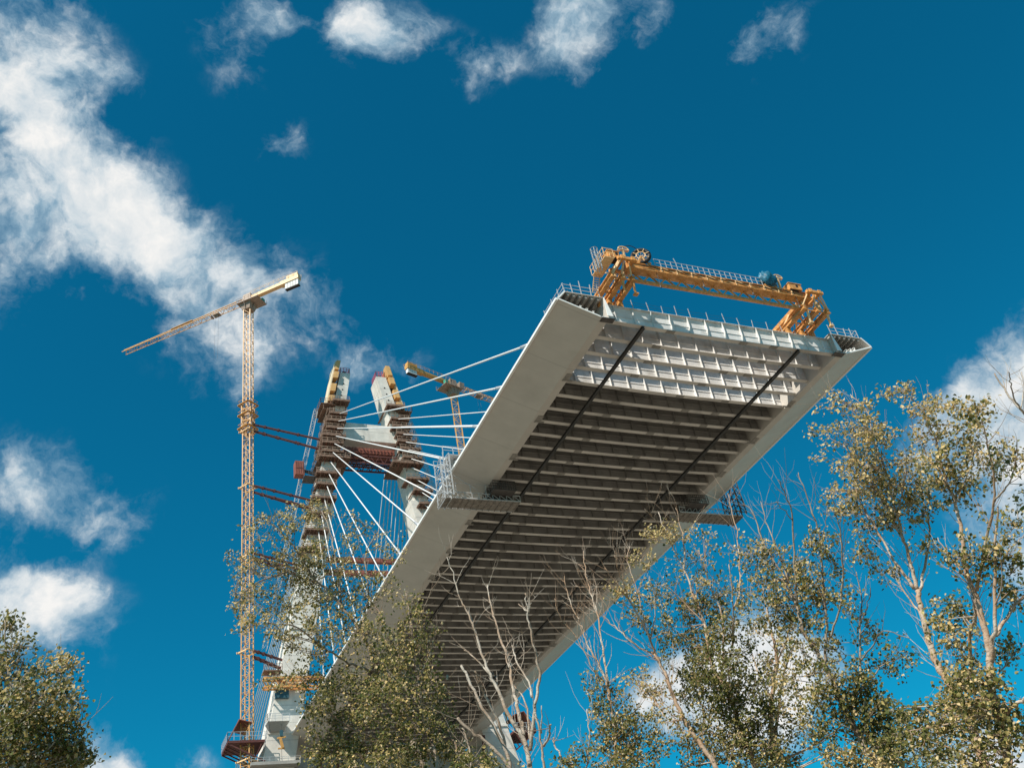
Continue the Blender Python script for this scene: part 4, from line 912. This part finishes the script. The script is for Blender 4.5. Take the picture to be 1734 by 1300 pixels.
TOT += tree('poplar_tree','brown-trunked poplar with thin foliage showing white cloud behind it',30,[
 ([(1310,1350),(1308,1280),(1306,1180),(1316,1120),(1312,1092)],7,4),([(1308,1280),(1320,1190),(1330,1130),(1350,1080)],4.5,1.2),([(1312,1092),(1300,1040),(1290,990)],2.8,.9),
 ([(1308,1292),(1360,1272),(1404,1244),(1430,1225)],3.4,1.2),([(1306,1180),(1280,1130),(1265,1060)],2.4,.9),([(1316,1120),(1340,1060),(1345,1010)],2,.8)],
 [(1302,1090,44,50,.5,.35),(1290,1150,36,45,.5,.3),(1345,1190,48,45,.6,.35),(1320,1240,50,45,1.0,.3),(1300,1290,60,22,1.2,.3),(1390,1262,44,22,.7,.35),(1375,1225,36,25,.5,.3),(1265,1060,30,40,.5,.35)],BARK,seed=22,twiggy=.9)
TOT += tree('poplar_tree','tall slender poplar with ringed white trunk and golden crown right of the deck edge',24,[
 ([(1690,1345),(1670,1297),(1649,1242),(1618,1177),(1597,1140),(1581,1112),(1571,1075),(1560,1033),(1553,999)],12.5,5.5),
 ([(1553,997),(1542,957),(1531,915),(1514,886),(1497,849),(1480,824),(1454,787),(1428,752)],4.6,.9),
 ([(1531,915),(1519,872),(1502,801),(1482,755),(1465,721),(1440,690),(1417,667)],3.0,.7),
 ([(1548,997),(1514,949),(1482,895),(1451,841),(1431,829)],4.0,.9),([(1557,1000),(1571,932),(1573,886),(1563,850),(1556,812)],3.6,.9),
 ([(1514,886),(1530,830),(1535,770)],2.2,.7),([(1557,1036),(1530,1000),(1510,965)],2.2,1.0),([(1482,755),(1470,700),(1440,668)],1.5,.6),([(1623,1174),(1644,1140),(1642,1072),(1652,1044),(1648,1010)],5.0,2.0)],
 [(1440,742,50,30,.75,.8),(1404,735,28,16,.6,.9),(1384,728,18,10,.5,.9),(1388,775,16,10,.5,.9),(1400,690,18,14,.4,.9),(1420,800,24,16,.6,.85),(1412,668,10,8,.5,.9),(1410,860,20,16,.6,.8),(1448,690,34,20,.45,.9),(1480,720,36,36,.8,.8),(1500,785,55,50,1.0,.75),(1436,845,42,30,.8,.75),(1478,872,48,36,1.0,.7),(1520,850,46,46,1.1,.6),(1562,860,28,36,1.1,.45),(1455,930,36,22,.7,.7),(1500,962,30,24,.5,.6),(1568,935,24,34,.5,.5),(1555,800,30,36,.8,.65),(1465,800,45,35,.8,.75),(1612,1075,40,34,.6,.6),(1622,1115,36,46,.7,.6),(1608,1035,40,30,.9,.25),(1635,1190,44,30,1.2,.4)],BARK,seed=23,twiggy=1.1)
TOT += tree('poplar_tree','tall twin-stemmed poplar at the far right against the white cloud',22,[
 ([(1722,1345),(1707,1297),(1691,1208),(1678,1156),(1675,1106),(1665,1057),(1654,1015),(1644,989),(1633,952),(1628,900),(1616,843),(1602,815),(1593,778),(1585,744),(1565,701),(1542,673)],13,.9),
 ([(1678,1120),(1680,1085),(1686,1059),(1683,960),(1687,900),(1690,857)],6.5,1.6),([(1654,1000),(1670,915),(1684,849),(1680,787),(1670,744),(1662,701)],4.2,.9),
 ([(1687,1075),(1709,1038),(1734,1010),(1760,990)],4.2,2.4),([(1699,1214),(1717,1195),(1734,1182),(1760,1165)],4.5,2.8),([(1684,849),(1704,824),(1719,789),(1722,744)],2.4,.8),
 ([(1616,843),(1640,800),(1650,760)],2.0,.7),([(1602,815),(1570,770),(1540,720)],1.8,.7),([(1690,1140),(1712,1115),(1740,1085)],2.2,1.2),([(1644,989),(1610,945),(1588,910)],2.0,.8),([(1690,960),(1712,930),(1734,905)],2.0,1.0)],
 [(1512,664,38,16,.7,.85),(1560,680,34,26,.6,.8),(1600,712,36,34,.8,.75),(1650,700,40,26,.7,.75),(1662,765,42,52,1.0,.65),(1602,790,38,38,.9,.65),(1622,825,34,36,1.0,.6),(1565,740,36,34,.5,.75),(1702,880,36,50,.4,.4),(1712,775,24,46,.4,.6),(1640,940,38,36,.8,.4),(1694,965,34,40,.8,.15),(1700,1105,30,26,.8,.2),(1652,1170,50,36,1.2,.4),(1716,1235,40,40,1.0,.3),(1600,1215,60,32,1.0,.4),(1662,1222,52,45,1.0,.4),(1560,1255,50,34,.7,.2),(1700,1270,40,36,.7,.35),(1640,1292,70,18,.6,.35),(1528,1205,32,18,.7,.1),(1725,1010,24,30,.8,.3)],BARK,seed=24,twiggy=1.0)
TOT += tree('poplar_tree','low dark green poplar crown between the leaning trunks at lower right',32,[
 ([(1560,1400),(1555,1320),(1545,1260),(1535,1215)],5,1.5),([(1555,1320),(1590,1270),(1610,1240)],3,1.0),([(1555,1320),(1510,1280),(1490,1250)],3,1.0)],
 [(1540,1230,42,26,.9,.1),(1590,1265,40,30,.8,.15),(1500,1270,40,32,1.2,.15),(1550,1292,60,18,1.0,.2),(1620,1285,34,22,.6,.2)],BARKD,seed=25,twiggy=.6)
TOT += tree('dead_tree','bare forked bough reaching in from the right picture edge before the cloud',20,[
 ([(1800,1345),(1795,1100),(1780,850),(1757,745),(1734,700),(1705,665),(1684,632)],9,1.2),([(1734,700),(1718,675),(1712,650),(1708,630)],2,.8),([(1728,692),(1734,660),(1730,630)],1.4,.6)],[],BARKW,'dead tree',seed=26,twiggy=.7,group='bare trees below the bridge')
TOT += tree('white_poplar_tree','dense white poplar in the lower left corner with pale leaf undersides showing',17,[
 ([(-40,1440),(-20,1340),(0,1240),(20,1170),(40,1120)],8,2),([(0,1240),(60,1190),(100,1150),(112,1120)],4,1.2),([(20,1170),(10,1110),(8,1050)],3,1),([(-20,1340),(60,1290),(120,1250),(140,1215)],4,1.2),([(-10,1300),(30,1230),(75,1170)],3,1)],
 [(8,1060,26,28,1.0,.3),(28,1098,30,20,1.0,.3),(82,1132,34,22,.8,.75),(115,1132,22,28,.8,.7),(60,1165,55,32,1.2,.35),(102,1195,34,30,1.1,.4),(35,1200,60,36,1.6,.2),(30,1250,70,40,1.9,.15),(105,1245,42,38,1.5,.2),(60,1290,90,28,1.9,.15),(146,1283,20,24,1.0,.15),(10,1150,40,40,1.2,.3)],BARKD,seed=27,lsz=.060,pale=.16,twiggy=.3,dm=1.6)
print('leaves', TOT)
